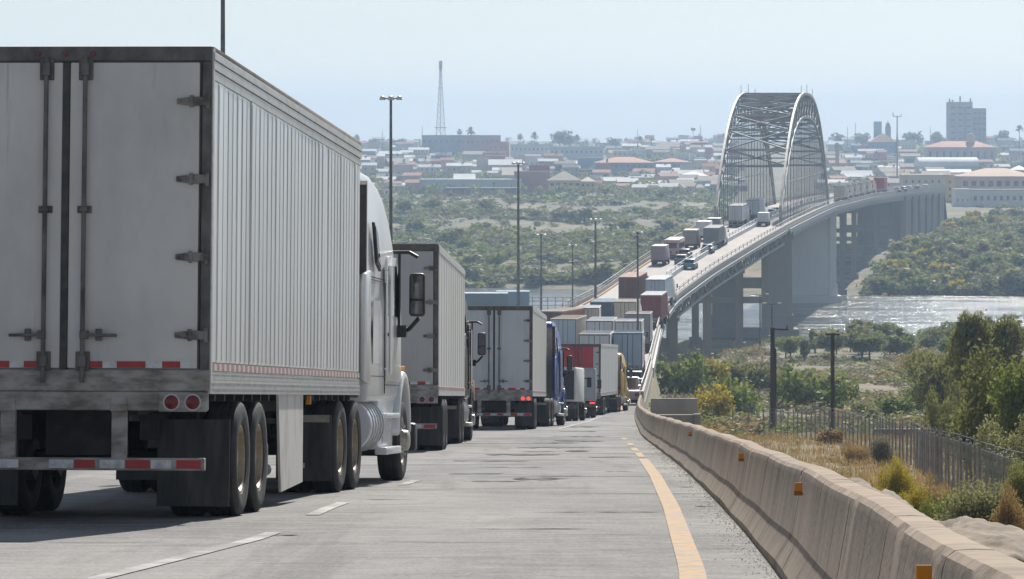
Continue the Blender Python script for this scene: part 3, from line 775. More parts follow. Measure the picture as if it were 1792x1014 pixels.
    # side skirts: tank with straps, step fairing
    for s in (1,-1):
        P(MB().cyl((s*.93,1.95,.72),(s*.93,3.2,.72),.31,n=20 if lod < 2 else 10), 'fuel_tank', M_tank if lod else M_cabw, bevel=.03 if lod < 2 else 0)
        if lod < 2:
            st = MB()
            for yy in (2.1, 2.35, 2.6, 2.85, 3.1): st.cyl((s*.93,yy,.72),(s*.93,yy+.06,.72),.325,n=20)
            P(st, 'tank_strap', M_rail)
        st = MB(); x0, x1 = sorted((s*.5, s*(h-.02)))
        st.prism_x([(3.25,.42),(3.25,1.12),(4.95,1.12),(4.85,.95),(4.75,.75),(4.75,.42)], s*.5, s*(h-.06))
        P(st, 'step_fairing', paint, bevel=.03 if lod < 2 else 0)
        if lod < 2:
            P(MB().box(*sorted((s*(h-.1),s*(h+.045))),3.25,4.8,.36,.45), 'step', M_cabw if paint is M_cabw else M_rail, bevel=.012)
            P(MB().box(*sorted((s*(h-.1),s*(h+.02))),3.3,4.85,.80,.86), 'step', M_cabw if paint is M_cabw else M_rail, bevel=.012)
            P(MB().box(*sorted((s*(h-.062),s*(h-.045))),3.6,4.5,.5,.76), 'tread_plate', M_rail)
    fr = MB()
    for s in (1,-1): fr.box(s*.42-.05,s*.42+.05,-1.1,6.6,.72,.98)
    fr.box(-.5,.5,-.4,.4,.98,1.1); fr.box(-.5,.5,-1.15,-1.05,.6,1.0)
    for yy in (-.62,.68): fr.cyl((-.95,yy,.51),(.95,yy,.51),.1,n=8)
    fr.cyl((-.95,5.5,.45),(.95,5.5,.45),.06,n=8); fr.box(-.4,.4,3,5.2,.6,1.0)
    P(fr, 'chassis', M_dark, smooth=0)
    for s in (1,-1):
        for yy in (-.62,.68): wheel(root, s*h, yy, s, True, n, True, M_rim, Mx=Mx)
        wheel(root, s*(h-.01), 5.5, s, False, n, False, M_rimw, Mx=Mx)
        x0, x1 = sorted((s*(h-.64), s*(h-.03)))
        fp = P(MB().box(x0, x1, -1.22, -1.205, .14, .86), 'mud_flap', M_flap)
        if lod < 2: MB().box(x0+.02, x1-.02, -1.235, -1.222, .78, .86).build('flap_bracket', M_sill, fp)
        if lod < 2:
            for yy in (-.62,.68):
                a = [(yy-.6*math.cos(t), .51+.6*math.sin(t)) for t in np.linspace(.5, math.pi-.5, 7)]
                b = [(yy-.58*math.cos(t), .51+.58*math.sin(t)) for t in np.linspace(math.pi-.5, .5, 7)]
                P(MB().prism_x(a+b, *sorted((s*(h-.6), s*(h-.35)))), 'quarter_fender', M_dark, smooth=0)
    if not daycab and lod < 2:
        P(MB().cyl((-.95,back-.15,1.2),(-.95,back-.15,3.6+hd),.075,n=10), 'exhaust_stack', M_chrome)
    return Mx

def rig_root(name, d, xright, head, Wd, label, cat, group, dz=0.):
    """rear right corner of the vehicle at X=xright, distance d; head = sideways drift per metre"""
    yaw = -math.atan(head); pitch = math.atan(grade(d+6))
    xc = xright - Wd/2*math.cos(yaw)
    o = empty(name, (xc, d, G(d)+dz), (pitch, 0, yaw))
    return tag(o, label, cat, group)

QG = 'trucks queuing bumper to bumper on the road to the bridge'
# nearest rig: ribbed white trailer, white tractor
r1 = rig_root('semi_truck', 31.5, -2.535, .064, 2.46, 'nearest white truck with a grimy twin door trailer and ribbed alloy sides', 'truck', QG)
trailer(r1, 12.0, 4.0, 2.46, 0, tandem=2.0)
tractor(r1, (0, 11.05, 0), -.022, 0, M_cabw, chrome=False)
MB().box(-.95,-.77,-.01,.01,.86,.92).build('plate', M_wref, r1)
sk = MB()
sk.add([(1.19,4.75,1.1),(1.19,6.75,1.1),(1.19,6.75,.2),(1.19,5.0,.14),(1.215,4.75,1.1),(1.215,6.75,1.1),(1.215,6.75,.2),(1.215,5.0,.14)],[(0,1,2,3),(7,6,5,4),(0,4,5,1),(1,5,6,2),(2,6,7,3),(3,7,4,0)])
sk.build('side_skirt', pmat('dirty_skirt', (.6,.58,.54), .6, 0, (.35,.3,.25), 2.5, (1,1,.5), .5,.75), r1)
MB().box(.9,1.16,4.1,4.45,.3,.62).cyl((1.1,4.5,.36),(1.1,4.75,.36),.06,n=8).build('brake_chamber', M_black, r1, bevel=.02)
MB().box(1.17,1.22,7.35,7.4,.98,1.07).build('marker_lamp', M_amber, r1)

M_t2 = pmat('plain_white_side', (.63,.62,.60), .45, .05, (.5,.49,.47), 1.2, (1,1,.4), .45,.75, .7)
M_t2d = pmat('grey_door', (.50,.49,.48), .5, 0, (.38,.36,.34), 1.4, (2,1,.4), .45,.72, .8, col3=(.2,.12,.08), scale3=5, lo3=.7, hi3=.82, stretch3=(3,1,.2), amt3=.6)
M_cab2 = pmat('black_cab_paint', (.025,.028,.032), .25)
r2 = rig_root('semi_truck', 72.5, -1.42, .022, 2.5, 'second truck in the queue with smooth white trailer and black cab, behind the nearest one', 'truck', QG)
trailer(r2, 14.6, 4.0, 2.5, 1, M_t2, M_t2d, M_rail, tandem=2.4, lit=False)
tractor(r2, (0, 13.6, 0), -.012, 1, M_cab2, cab_h=3.55)
MB().box(1.25,1.30,19.6,20.3,.95,1.45).build('fender_flare', pmat('orange_paint', (.6,.2,.04), .4), r2, bevel=.03)

M_blue = pmat('dark_blue_paint', (.025,.08,.34), .22, 0, (.04,.1,.38), 2)
r3 = rig_root('semi_truck', 122.0, .66, .040, 2.5, 'white trailer with glowing tail lamps pulled by a dark blue cab', 'truck', QG)
trailer(r3, 14.6, 4.0, 2.5, 1, M_t2, pmat('white_panel_door', (.6,.61,.62), .5, 0, (.48,.48,.47), 1.4, (2,1,.4), .45,.72), M_rail, tandem=2.0, lit=True)
tractor(r3, (.25, 13.6, 0), -.06, 1, M_blue, cab_h=3.8)

# red-doored trailer with yellow cab
M_redp = pmat('red_door_paint', (.50,.035,.035), .45, 0, (.36,.03,.03), 2)
M_yel = pmat('yellow_paint', (.62,.38,.06), .35)
r4 = rig_root('semi_truck', 211.0, 4.95, .095, 2.55, 'trailer with a red rear door, white sides and a yellow cab', 'truck', QG)
trailer(r4, 14.5, 4.0, 2.55, 1, pmat('white_side_b', (.64,.65,.66), .5), M_redp, M_rail, tandem=2.2)
MB().box(.86,1.16,-.022,-.013,1.32,3.82).build('pale_edge_panel', pmat('pale_door_b', (.5,.5,.5), .5), r4)
tractor(r4, (.2, 13.6, 0), -.03, 1, M_yel, cab_h=3.5)

# ---- box truck (rigid)
def box_truck(d, xright, head, Lb, H, Wd, body, door, cabm, label, group, roofm=None, lit=False, name='box_truck', lod=2):
    r = rig_root(name, d, xright, head, Wd, label, 'truck', group)
    h = Wd/2; zb = .85
    MB().box(-h,h,.05,Lb,zb,H).build('body', body, r, bevel=.06 if lod < 3 else 0)
    MB().box(-h+.05,h-.05,.1,Lb-.05,H-.01,H+.025).build('roof', roofm or body, r)
    for s in (1,-1):
        x0,x1 = (.03,h-.1) if s > 0 else (-h+.1,-.03)
        dr = MB().box(x0,x1,-.0,.04,zb+.1,H-.12).build('rear_door', door, r)
        MB().box(*sorted((s*.1,s*.3)),-.02,.0,zb+.9,zb+.95).build('door_handle', M_steel, dr)
        MB().box(*sorted((s*(h-.05),s*(h-.3))),-.02,.04,zb-.2,zb-.05).build('tail_light', M_lit if lit else M_lamp, r)
        wheel(r, s*(h-.02), 1.3, s, True, 12, True, M_rim, .45); wheel(r, s*(h-.05), Lb+1.0, s, False, 12, False, M_rimw, .45)
        MB().box(*sorted((s*(h-.55),s*(h-.05))),.5,.52,.12,.8).build('mud_flap', M_flap, r)
        mo = MB().box(*sorted((s*(h+.05),s*(h+.25))),Lb+.9,Lb+1.0,1.5,1.95).build('mirror', M_black, r)
        MB().bar((s*(h-.1),Lb+1,1.9),(s*(h+.12),Lb+.95,1.9),.04).build('mirror_arm', M_black, mo)
    MB().box(-h,h,-.05,.1,.55,.72).build('bumper', M_steel, r)
    MB().box(-.5,.5,.3,Lb+1.8,.5,.84).build('chassis', M_dark, r)
    cp = [(Lb+.1,.6),(Lb+.1,2.3),(Lb+.3,2.4),(Lb+1.2,2.35),(Lb+1.7,1.6),(Lb+2.1,1.45),(Lb+2.15,.5)]
    MB().prism_x(cp,-h+.12,h-.12).build('cab_body', cabm, r, bevel=.08)
    MB().add([(-h+.25,Lb+1.26,2.3),(h-.25,Lb+1.26,2.3),(h-.2,Lb+1.72,1.64),(-h+.2,Lb+1.72,1.64),(-h+.25,Lb+1.2,2.26),(h-.25,Lb+1.2,2.26),(h-.2,Lb+1.66,1.6),(-h+.2,Lb+1.66,1.6)],[(0,1,2,3),(7,6,5,4),(0,4,5,1),(1,5,6,2),(2,6,7,3),(3,7,4,0)]).build('windshield', M_glass, r)
    return r
M_wbox = pmat('white_box_paint', (.66,.66,.66), .5, 0, (.52,.51,.5), 1)
M_gbox = pmat('grey_box_paint', (.42,.43,.45), .5)
box_truck(165, 2.80, .10, 4.4, 2.35, 2.0, M_wbox, M_black, M_cab2, 'small box truck with dark rear and white side, right behind the blue cab', QG)
box_truck(190, 4.22, .03, 4.0, 2.5, 2.0, M_gbox, M_gbox, M_wbox, 'small grey delivery truck with rounded edges, in front of the red door trailer', QG, lit=True)

# ---- far semi trailers
def far_semi(d, pxc, head, label, body, door=None, roofm=None, Lt=11, H=3.95, Wd=2.5, cab=None, group=QG, doorR=None, name='semi_truck', yaw=None, rail=None, corr=None):
    xr = px(pxc, d) + Wd/2
    r = rig_root(name, d, xr, head, Wd, label, 'truck', group)
    if yaw is not None: r.rotation_euler = (0, 0, yaw)
    trailer(r, Lt, H, Wd, 2, body, door or body, rail or body, roofm=roofm, guard=True, doorR=doorR, corr=(body in (DRED, BRN, ORG, GRN) if corr is None else corr))
    if cab: tractor(r, (0, Lt-1.0, 0), 0, 2, cab, cab_h=3.4, daycab=(H < 3.8))
    return r
def cm(name, c, c2=None, rough=.6): return pmat(name, c, rough, 0, c2, .9, (1,1,.6), .4,.7, .8, col3=(.20,.16,.125), scale3=1.6, lo3=.56, hi3=.74, stretch3=(1.2,1.2,.3), amt3=.65)
W1 = cm('white_trailer_paint', (.66,.67,.68), (.52,.52,.52)); W2 = cm('cream_paint', (.62,.56,.46), (.48,.43,.35)); TAN = cm('tan_roof', (.50,.40,.29), (.38,.29,.2))
BLUEG = cm('light_blue_grey', (.42,.50,.60), (.34,.41,.5)); DBL = cm('slate_blue', (.07,.11,.17), (.05,.08,.12)); LBL = cm('light_blue_roof', (.30,.46,.60), (.25,.38,.5))
DRED = cm('dark_red_container', (.22,.035,.03), (.14,.03,.03)); BRN = cm('brown_container', (.20,.07,.045), (.12,.04,.03)); ORG = cm('orange_brown_side', (.42,.2,.11), (.33,.16,.1))
MAUVE = cm('mauve_paint', (.33,.26,.29), (.28,.22,.25)); PINK = cm('pink_paint', (.50,.33,.35), (.42,.28,.3)); GRY = cm('mid_grey_paint', (.3,.3,.31), (.23,.23,.24)); GRN = cm('grey_green_paint', (.2,.24,.24), (.16,.19,.19))
far_semi(300, 1040, .05, 'white trailer whose pale roof shows just above the red door trailer', W1, Lt=13, cab=W1)
far_semi(305, 1098, .05, 'light blue grey trailer beside the pale roofed one, close to the right lane', BLUEG, Lt=9, Wd=2.4, cab=DRED)
far_semi(354, 1049, .06, 'white trailer with a long bright roof in the middle of the queue', W1, Lt=13, cab=W1)
far_semi(352, 1099, .06, 'white box trailer right of the bright roofed trailer, lamp pole in front', W1, cm('off_white_door',(.55,.55,.55)), Lt=9, cab=GRY)
far_semi(378, 1116, .06, 'cream roofed grey trailer near the parapet, below the dark red truck', GRY, roofm=W2, Lt=10, cab=W1)
far_semi(360, 985, .10, 'trailer with tan roof and pale blue rear doors at the left of the queue', cm('tan_grey_side',(.4,.35,.31)), cm('pale_blue_door',(.44,.5,.56)), roofm=TAN, Lt=13, cab=W1)
far_semi(388, 962, .20, 'brown sided trailer with pale tan roof, left of the queue behind the tan roofed one', ORG, cm('dark_brown_door',(.08,.06,.055)), roofm=W2, Lt=14, cab=DRED)
far_semi(400, 1029, .05, 'cream trailer half hidden behind the lamp pole in the middle of the queue', W2, roofm=W1, Lt=9, Wd=2.3)
far_semi(420, 1052, .09, 'trailer with light blue roof and dark blue rear', GRY, DBL, roofm=LBL, Lt=10, cab=W1)
far_semi(420, 1093, .09, 'cream trailer with tan roof beside the blue roofed one', W2, roofm=TAN, Lt=9, cab=W1)
far_semi(441, 1139, .10, 'dark red truck with white roof against the right parapet', DRED, roofm=W1, Lt=11, cab=DRED)
far_semi(490, 1099, .14, 'brown red container truck with rusty roof at the foot of the bridge', BRN, roofm=cm('rust_roof',(.42,.2,.12),(.3,.14,.09)), Lt=12, cab=DRED)
far_semi(484, 1146, .14, 'pale blue white trailer climbing onto the bridge beside the brown container', BLUEG, roofm=W1, Lt=11, cab=W1)
# trailers parked across the lot at the far left
LG = 'trailers parked side on in the lot beside the river'
far_semi(447, 812, 0, 'slate blue trailer parked side on, left one by the river fence', cm('slate_side',(.2,.26,.31)), roofm=BLUEG, Lt=5.2, group=LG, name='parked_trailer', yaw=-math.pi/2)
far_semi(452, 868, 0, 'blue grey trailer parked side on, right one by the river fence', cm('steel_blue_side',(.26,.34,.42)), roofm=LBL, Lt=4.0, group=LG, name='parked_trailer', yaw=-math.pi/2)
# on the bridge
BG = 'vehicles on the bridge ramp'
box_truck(572, px(1164,572), .172, 4.5, 3.0, 2.2, MAUVE, MAUVE, MAUVE, 'mauve box truck lowest of the small trucks climbing the ramp', BG, roofm=W2)
box_truck(612, px(1219,612), .165, 4.5, 3.1, 2.3, cm('grey_brown_paint',(.3,.27,.25)), cm('grey_brown_paint',(.3,.27,.25)), GRY, 'grey brown box truck third up the ramp', BG, roofm=TAN)
box_truck(635, px(1241,635), .162, 5.0, 3.3, 2.3, W1, W1, W1, 'white box truck high on the ramp in front of the dark one', BG)
box_truck(660, px(1259,660), .158, 4.5, 2.8, 2.3, GRN, GRN, GRN, 'dark truck with white roof behind the white box truck on the ramp', BG, roofm=W1)
far_semi(690, 1286, .150, 'grey white trailer at the near foot of the arch, left lane', cm('pale_grey_trailer',(.5,.51,.53)), Lt=12, cab=W1, group=BG)
far_semi(725, 1317, .145, 'blue white trailer entering the arch', cm('blue_white_trailer',(.36,.45,.55)), cm('pale_blue_rear',(.5,.56,.62)), Lt=12, cab=W1, group=BG)
far_semi(612, 1244, .165, 'grey green truck coming down the ramp beside the grey brown one', GRN, roofm=GRY, Lt=9, H=3.5, cab=W1, group=BG)
FG = 'pale trucks lined up beyond the arch'
for i, (d, p) in enumerate(((884,1468),(912,1477),(940,1488),(966,1499),(990,1511),(1014,1519))):
    far_semi(d, p, .175, ['first','second','third','fourth','fifth','sixth'][i]+' cream box trailer from the arch in the line beyond it', W2, roofm=W1, Lt=9, H=3.7, cab=W1, group=FG)
far_semi(1046, 1538, .18, 'tall red trailer beyond the arch ahead of the cream line', cm('bright_red_paint',(.42,.03,.035)), Lt=11, H=4.4, Wd=2.9, roofm=W1, cab=W1, group=BG, rail=cm('bright_red_paint',(.42,.03,.035)))

# ---- bus
def bus(d, pxc, head, paint, label, group):
    Wd, H, Lb = 2.4, 3.0, 8.0
    r = rig_root('bus', d, px(pxc, d)+Wd/2, head, Wd, label, 'bus', group); h = Wd/2
    MB().box(-h,h,0,Lb,.4,H).build('body', paint, r, bevel=.12)
    MB().box(-.95,.95,-.02,.02,1.7,2.5).build('rear_window', M_glass, r)
    for s in (1,-1):
        for i in range(6): MB().box(*sorted((s*(h-.02),s*(h+.012))),.5+i*1.2,1.5+i*1.2,1.55,2.4).build('window', M_glass, r)
        MB().box(*sorted((s*.8,s*1.05)),-.025,.02,.8,1.2).build('tail_light', M_lamp, r)
        wheel(r, s*(h+.01), 1.8, s, True, 10, True, M_rim, .48); wheel(r, s*(h+.01), Lb-1.6, s, False, 10, False, M_rimw, .48)
    MB().box(-h,h,-.06,.1,.4,.62).build('bumper', M_black, r)
bus(588, 1174, .17, PINK, 'pink bus on the ramp behind the mauve box truck', BG)

# ---- cars
def car(d, pxc, head, paint, label, group, pickup=False, flip=False, H=1.5):
    Wd = 1.8; r = rig_root('pickup_truck' if pickup else 'car', d, px(pxc, d)+Wd/2, head, Wd, label, 'pickup' if pickup else 'car', group)
    if flip:
        r.rotation_euler[2] += math.pi; r.rotation_euler[0] *= -1; 
    h = Wd/2
    body = [(0,.35),(0,.85),(.1,.98),(1.2,1.0),(3.3,.95),(4.2,.82),(4.4,.6),(4.4,.35)]
    MB().prism_x(body,-h,h).build('body', paint, r, bevel=.09)
    cabp = [(.35,.95),(.8,H-.03),(1.1,H),(2.5,H),(2.9,H-.06),(3.5,.93)] if not pickup else [(1.7,.95),(1.8,H+.2),(2.0,H+.25),(2.9,H+.22),(3.5,.93)]
    cb = MB().prism_x(cabp,-h+.14,h-.14).build('cabin', paint, r, bevel=.07)
    def quad(y0,z0,y1,z1,nm):
        MB().add([(-h+.26,y0,z0),(h-.26,y0,z0),(h-.24,y1,z1),(-h+.24,y1,z1)],[(0,1,2,3)]).build(nm, M_glass, cb)
    if pickup:
        MB().box(-.6,.6,1.72,1.76,1.1,H+.1).build('rear_window', M_glass, cb)
    else: MB().add([(-.66,.42,1.03),(.66,.42,1.03),(.6,.77,H-.08),(-.6,.77,H-.08),(-.66,.36,1.03),(.66,.36,1.03),(.6,.70,H-.08),(-.6,.70,H-.08)],[(3,2,1,0),(4,5,6,7),(0,1,5,4),(2,3,7,6)]).build('rear_window', M_glass, cb)
    ya, yb = (2.95,3.42)
    MB().add([(-.66,yb+.06,1.0),(.66,yb+.06,1.0),(.6,ya+.06,H-.08),(-.6,ya+.06,H-.08),(-.66,yb,1.0),(.66,yb,1.0),(.6,ya,H-.08),(-.6,ya,H-.08)],[(0,1,2,3),(7,6,5,4),(0,4,5,1),(3,2,6,7)]).build('windshield', M_glass, cb)
    for s in (1,-1):
        xx = h-.14
        MB().box(*sorted((s*(xx-.02),s*(xx+.012))),(1.0 if not pickup else 2.0),1.75 if not pickup else 2.7,1.05,H-.12).build('side_window', M_glass, cb)
        MB().box(*sorted((s*(h-.02),s*(h-.3))),-.015,.02,.62,.82).build('tail_light', M_lamp, r)
        MB().box(*sorted((s*(h-.1),s*(h-.4))),4.3,4.41,.6,.75).build('headlight', M_wref, r)
        wheel(r, s*h, .85, s, False, 12, True, M_rimw, .33); wheel(r, s*h, 3.5, s, False, 12, True, M_rimw, .33)
    return r
CG = 'cars and pickups between the queuing trucks'
SIL = cm('silver_paint', (.5,.51,.52), None, .35); PKP = cm('dusty_pink_paint', (.45,.3,.3), None, .4); TEAL = cm('teal_paint', (.08,.22,.27), None, .35); DKC = cm('charcoal_paint', (.04,.045,.05), None, .35); DBLUE = cm('navy_paint', (.04,.07,.16), None, .3)
car(247, 1095, .05, PKP, 'dusty pink pickup just ahead of the yellow cab', CG, True, H=1.6)
car(262, 1099, .05, SIL, 'silver car beside the orange edge line ahead of the pickup', CG)
car(280, 1105, .05, DKC, 'charcoal car ahead of the silver one in the right lane', CG)
box_truck(334, px(1127,334), .05, 4.5, 2.9, 1.9, W1, W1, W1, 'small white box truck hugging the right parapet', QG)
car(588, 1196, .17, DKC, 'charcoal car beside the pink bus on the ramp', BG)
car(574, 1190, .17, cm('grey_car_paint',(.2,.22,.24)), 'grey car lower on the ramp beside the mauve truck', BG)
car(563, 1205, .17, TEAL, 'teal car in the right lane at the foot of the ramp', BG, H=1.55)
car(600, 1236, .165, DBLUE, 'dark blue car in front of the grey green truck', BG)
box_truck(693, px(1344,693), .15, 4.0, 2.5, 2.0, W1, W1, W1, 'white van in the right lane beside the arch foot', BG)
car(748, 1350, .14, SIL, 'silver car in the right lane under the arch', BG)
car(762, 1358, .14, W1, 'white car ahead of the silver one under the arch', BG)
for i, (d, p, m_, lb) in enumerate(((1085,1569,W1,'white car behind the red trailer on the far bridge'),(1110,1580,DKC,'dark car on the far bridge between white ones'),(1135,1590,SIL,'silver car on the far bridge near its end'),(1165,1604,DBLUE,'navy car on the far bridge near its end'),(1195,1618,W1,'white car last before the end of the bridge'))):
    car(d, p, .19, m_, lb, BG)
# ------------------------------------------------------------------ arch bridge
bo = Vector((50, 690, WATER))
br = tag(empty('arch_bridge', bo), 'long grey steel arch bridge on concrete piers crossing the river', 'bridge')
def BP(mb, name, mats, smooth=0, **k): return mb.build(name, mats, br, loc=-bo, smooth=smooth, **k)
BEND = 1250.
M_deck = pmat('deck_concrete', (.40,.355,.325), .8, 0, (.29,.26,.245), .25, (1,.3,1), .42,.66, .9)
dd = list(np.arange(B0, 700, 6.0)) + list(np.arange(700, BEND+1, 10.0))
def strip(u0, u1, z0, z1, name, mats, rng_=None, rel=False):
    """box section running along the bridge; u from the right edge (negative = left)"""
    m = MB(); q = [d for d in dd if rng_ is None or rng_[0] <= d <= rng_[1]]
    vs, fs = [], []
    for i, d in enumerate(q):
        k = W_(d)/14.5 if rel else 1
        for u, z in ((u0*k, z0), (u1*k, z0), (u1*k, z1), (u0*k, z1)): vs.append((R(d)+u, d, G(d)+z))
        if i: b = i*4; fs += [(b-4+j, b-4+(j+1)%4, b+(j+1)%4, b+j) for j in range(4)]
    fs += [(0,1,2,3), tuple(range(len(q)*4-1, len(q)*4-5, -1))]
    m.add(vs, fs); return BP(m, name, mats)
strip(-14.8, .35, -.85, -.006, 'deck_slab', M_steelb, rel=True)
ds2 = dd
surf = raw_mesh('deck_surface', np.array([(R(d)+u*(W_(d)/14.5), d, G(d)) for d in ds2 for u in (-14.5,-7,.0)]), np.array([(i*3+j, i*3+j+1, i*3+j+4, i*3+j+3) for i in range(len(ds2)-1) for j in (0,1)]), M_deck)
inst('deck_surface', surf, br, -bo)
M_par = pmat('bridge_parapet', (.33,.315,.29), .8, 0, (.33,.32,.3), .5)
M_bluerail = pmat('blue_grey_rail', (.40,.44,.47), .5, .2, (.3,.33,.36), .6)
strip(.02, .30, .0, .5, 'parapet', M_par, rel=False)
strip(-14.75, -14.45, .0, .75, 'parapet', M_par, rng_=(474, BEND), rel=True)
strip(-14.4, -14.1, .004, .22, 'kerb', pmat('orange_kerb', (.5,.33,.16), .8, 0, (.4,.3,.2), 1), rng_=(474, BEND), rel=True)
strip(-5.9, -5.6, .0, .7, 'centre_barrier', M_bluerail, rng_=(540, BEND), rel=True)
strip(.34, .5, -1.5, -.5, 'fascia_girder', M_steelb, rng_=(690, BEND))
strip(-.6, -.3, -2.6, -.85, 'girder', M_steelb, rng_=(690, BEND))
strip(-14.2, -13.9, -2.6, -.85, 'girder', M_steelb, rng_=(B0, BEND), rel=True)
strip(.36, .48, -.95, -.4, 'fascia_girder', M_steelb, rng_=(B0, 690))
# handrails
for u, rel, nm in ((.16, False, 'handrail'), (-14.6, True, 'handrail'), (-5.75, True, 'guard_rail')):
    m = MB(); q = np.arange(B0 if not rel else (476 if 'hand' in nm else 540), BEND, 6.0)
    for a, b in zip(q[:-1], q[1:]):
        ka = W_(a)/14.5 if rel else 1; kb = W_(b)/14.5 if rel else 1
        pa = Vector((R(a)+u*ka, a, G(a))); pb = Vector((R(b)+u*kb, b, G(b)))
        m.bar(pa+Vector((0,0,.7)), pa+Vector((0,0,1.4)), .09)
        for h in (1.05, 1.38): m.bar(pa+Vector((0,0,h)), pb+Vector((0,0,h)), .08)
    BP(m, nm, M_bluerail if 'guard' in nm else M_steell)
# deck truss below the ramp
for u, rel in ((-.15, False), (-14.0, True)):
    m = MB(); q = np.arange(512, 690, 5.3)
    for i, (a, b) in enumerate(zip(q[:-1], q[1:])):
        ka = W_(a)/14.5 if rel else 1; kb = W_(b)/14.5 if rel else 1
        A = Vector((R(a)+u*ka, a, G(a)-.9)); B = Vector((R(b)+u*kb, b, G(b)-.9)); dn = Vector((0,0,-1.9))
        m.bar(A+dn, B+dn, .38); m.bar(A, A+dn, .26); m.bar(A if i%2 else A+dn, B+dn if i%2 else B, .26)
    BP(m, 'deck_truss', M_steelb)
m = MB()
for a in np.arange(B0+4, BEND, 5.3):
    k = W_(a)/14.5
    m.bar((R(a)-14.0*k, a, G(a)-1.2), (R(a)-.2, a, G(a)-1.2), .3, .6)
BP(m, 'floor_beam', M_steelb)

# arch ribs
A0, A1, NP = 697., 853., 18
def rx(d, side): return R(d) + (-1.55 if side > 0 else -13.6)
def zu(t): return -12.0 + (-.7)*t + 22.3*(1-abs(2*t-1)**2.6)
def zl(t): return zu(t) - (1.2 + 3.6*(4*t*(1-t))**.7)
tp = [i/NP for i in range(NP+1)]
pt = lambda t, side, z: Vector((rx(A0+(A1-A0)*t, side), A0+(A1-A0)*t, z))
hang = None
for side in (1, -1):
    m = MB(); m2 = MB(); m3 = MB()
    fine = np.linspace(0, 1, 2*NP+1)
    for a, b in zip(fine[:-1], fine[1:]):
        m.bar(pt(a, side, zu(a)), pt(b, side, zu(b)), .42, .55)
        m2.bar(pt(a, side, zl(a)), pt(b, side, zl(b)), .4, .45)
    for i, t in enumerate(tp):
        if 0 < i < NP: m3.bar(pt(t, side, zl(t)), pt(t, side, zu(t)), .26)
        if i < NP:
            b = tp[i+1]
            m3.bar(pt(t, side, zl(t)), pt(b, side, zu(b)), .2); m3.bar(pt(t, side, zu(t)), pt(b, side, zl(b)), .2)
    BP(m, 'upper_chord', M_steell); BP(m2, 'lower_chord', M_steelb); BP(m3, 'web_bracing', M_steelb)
    for t in (0, 1):
        d = A0+(A1-A0)*t
        BP(MB().bar((rx(d, side), d, G(d)-.8), pt(t, side, zu(t)+.3), .5, .6), 'end_post', M_steell)
    # hangers
    for i in range(1, 2*NP):
        t = i/(2*NP); d = A0+(A1-A0)*t
        if zl(t) < G(d)+.5: continue
        BP(MB().bar((rx(d, side), d, G(d)-.8), pt(t, side, zl(t)), .13 if i % 2 else .2), 'hanger', M_steelb)
    # side lacing half way up
    m = MB()
    for i in range(1, NP-1):
        t = tp[i]; b = tp[i+1]
        g = lambda q: G(A0+(A1-A0)*q)
        if zl(t) > g(t)+9 and zl(b) > g(b)+9: m.bar(pt(t, side, g(t)+7.5), pt(b, side, g(b)+7.5), .2)
    BP(m, 'side_lacing', M_steelb)
for i in range(2, NP-1):
    t = tp[i]
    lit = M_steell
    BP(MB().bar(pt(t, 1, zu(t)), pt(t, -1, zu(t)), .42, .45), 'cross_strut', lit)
    if i % 2 == 0: BP(MB().bar(pt(t, 1, zl(t)), pt(t, -1, zl(t)), .32, .4), 'cross_strut', M_steelb)
    if i < NP-2:
        b = tp[i+1]
        nm = MB().bar(pt(t, 1, zu(t)), pt(b, -1, zu(b)), .26).bar(pt(t, -1, zu(t)), pt(b, 1, zu(b)), .26)
        BP(nm, 'cross_brace', M_steelb)
        if i % 2 == 0: BP(MB().bar(pt(t, 1, zl(t)), pt(b, -1, zl(b)), .22).bar(pt(t, -1, zl(t)), pt(b, 1, zl(b)), .22), 'cross_brace', M_steelb)
for i in range(2, NP-1):
    t = tp[i]
    BP(MB().bar(pt(t, 1, zu(t)), pt(t, -1, zl(t)), .2).bar(pt(t, -1, zu(t)), pt(t, 1, zl(t)), .2).bar(pt(t, 1, (zu(t)+zl(t))/2), pt(t, -1, (zu(t)+zl(t))/2), .2), 'sway_frame', M_steelb)
    if 4 < i < NP-4:
        b = t+.5/NP
        BP(MB().bar(pt(b, 1, zu(b)), pt(b, -1, zu(b)), .3, .4), 'cross_strut', M_steelb)
for t in (.38, .5, .62):
    BP(MB().bar(pt(t, 1, zu(t)), pt(t, 1, zu(t)+2.0), .1), 'lightning_rod', M_steelb); BP(MB().bar(pt(t, -1, zu(t)), pt(t, -1, zu(t)+2.0), .1), 'lightning_rod', M_steelb)

# piers
def gz(x, d): return float(terrain(x, d))
def bent(d, cols=3, wc=1.5, tie=True, drop=3.8):
    k = W_(d)/14.5; x1 = R(d)-.9; x0 = R(d)-13.6*k
    m = MB(); top = G(d)-drop
    for i in range(cols):
        x = x0+(x1-x0)*i/(cols-1); zb = min(gz(x, d), WATER+2)-2.5
        m.box(x-wc/2, x+wc/2, d-wc/2, d+wc/2, zb, top)
        m.box(x-wc*.85, x+wc*.85, d-wc*.85, d+wc*.85, zb, max(gz(x,d), WATER)+1.2)
    m.box(x0-wc*.7, x1+wc*.7, d-wc*.6, d+wc*.6, top-.003, top+1.2 if drop > 3 else top+.9)
    if tie: m.box(x0, x1, d-.45, d+.45, (top+gz(x1, d))/2-.6, (top+gz(x1,d))/2+.5)
    BP(m, 'pier', M_pier)
for i, d in enumerate((378, 424, 470, 516, 562, 608, 654)): bent(d, 2 if d > 460 else 3, 1.2, i % 3 == 0, 3.6)
for d in np.arange(892, 1120, 45): bent(float(d), 2, 1.2, True, 3.6)
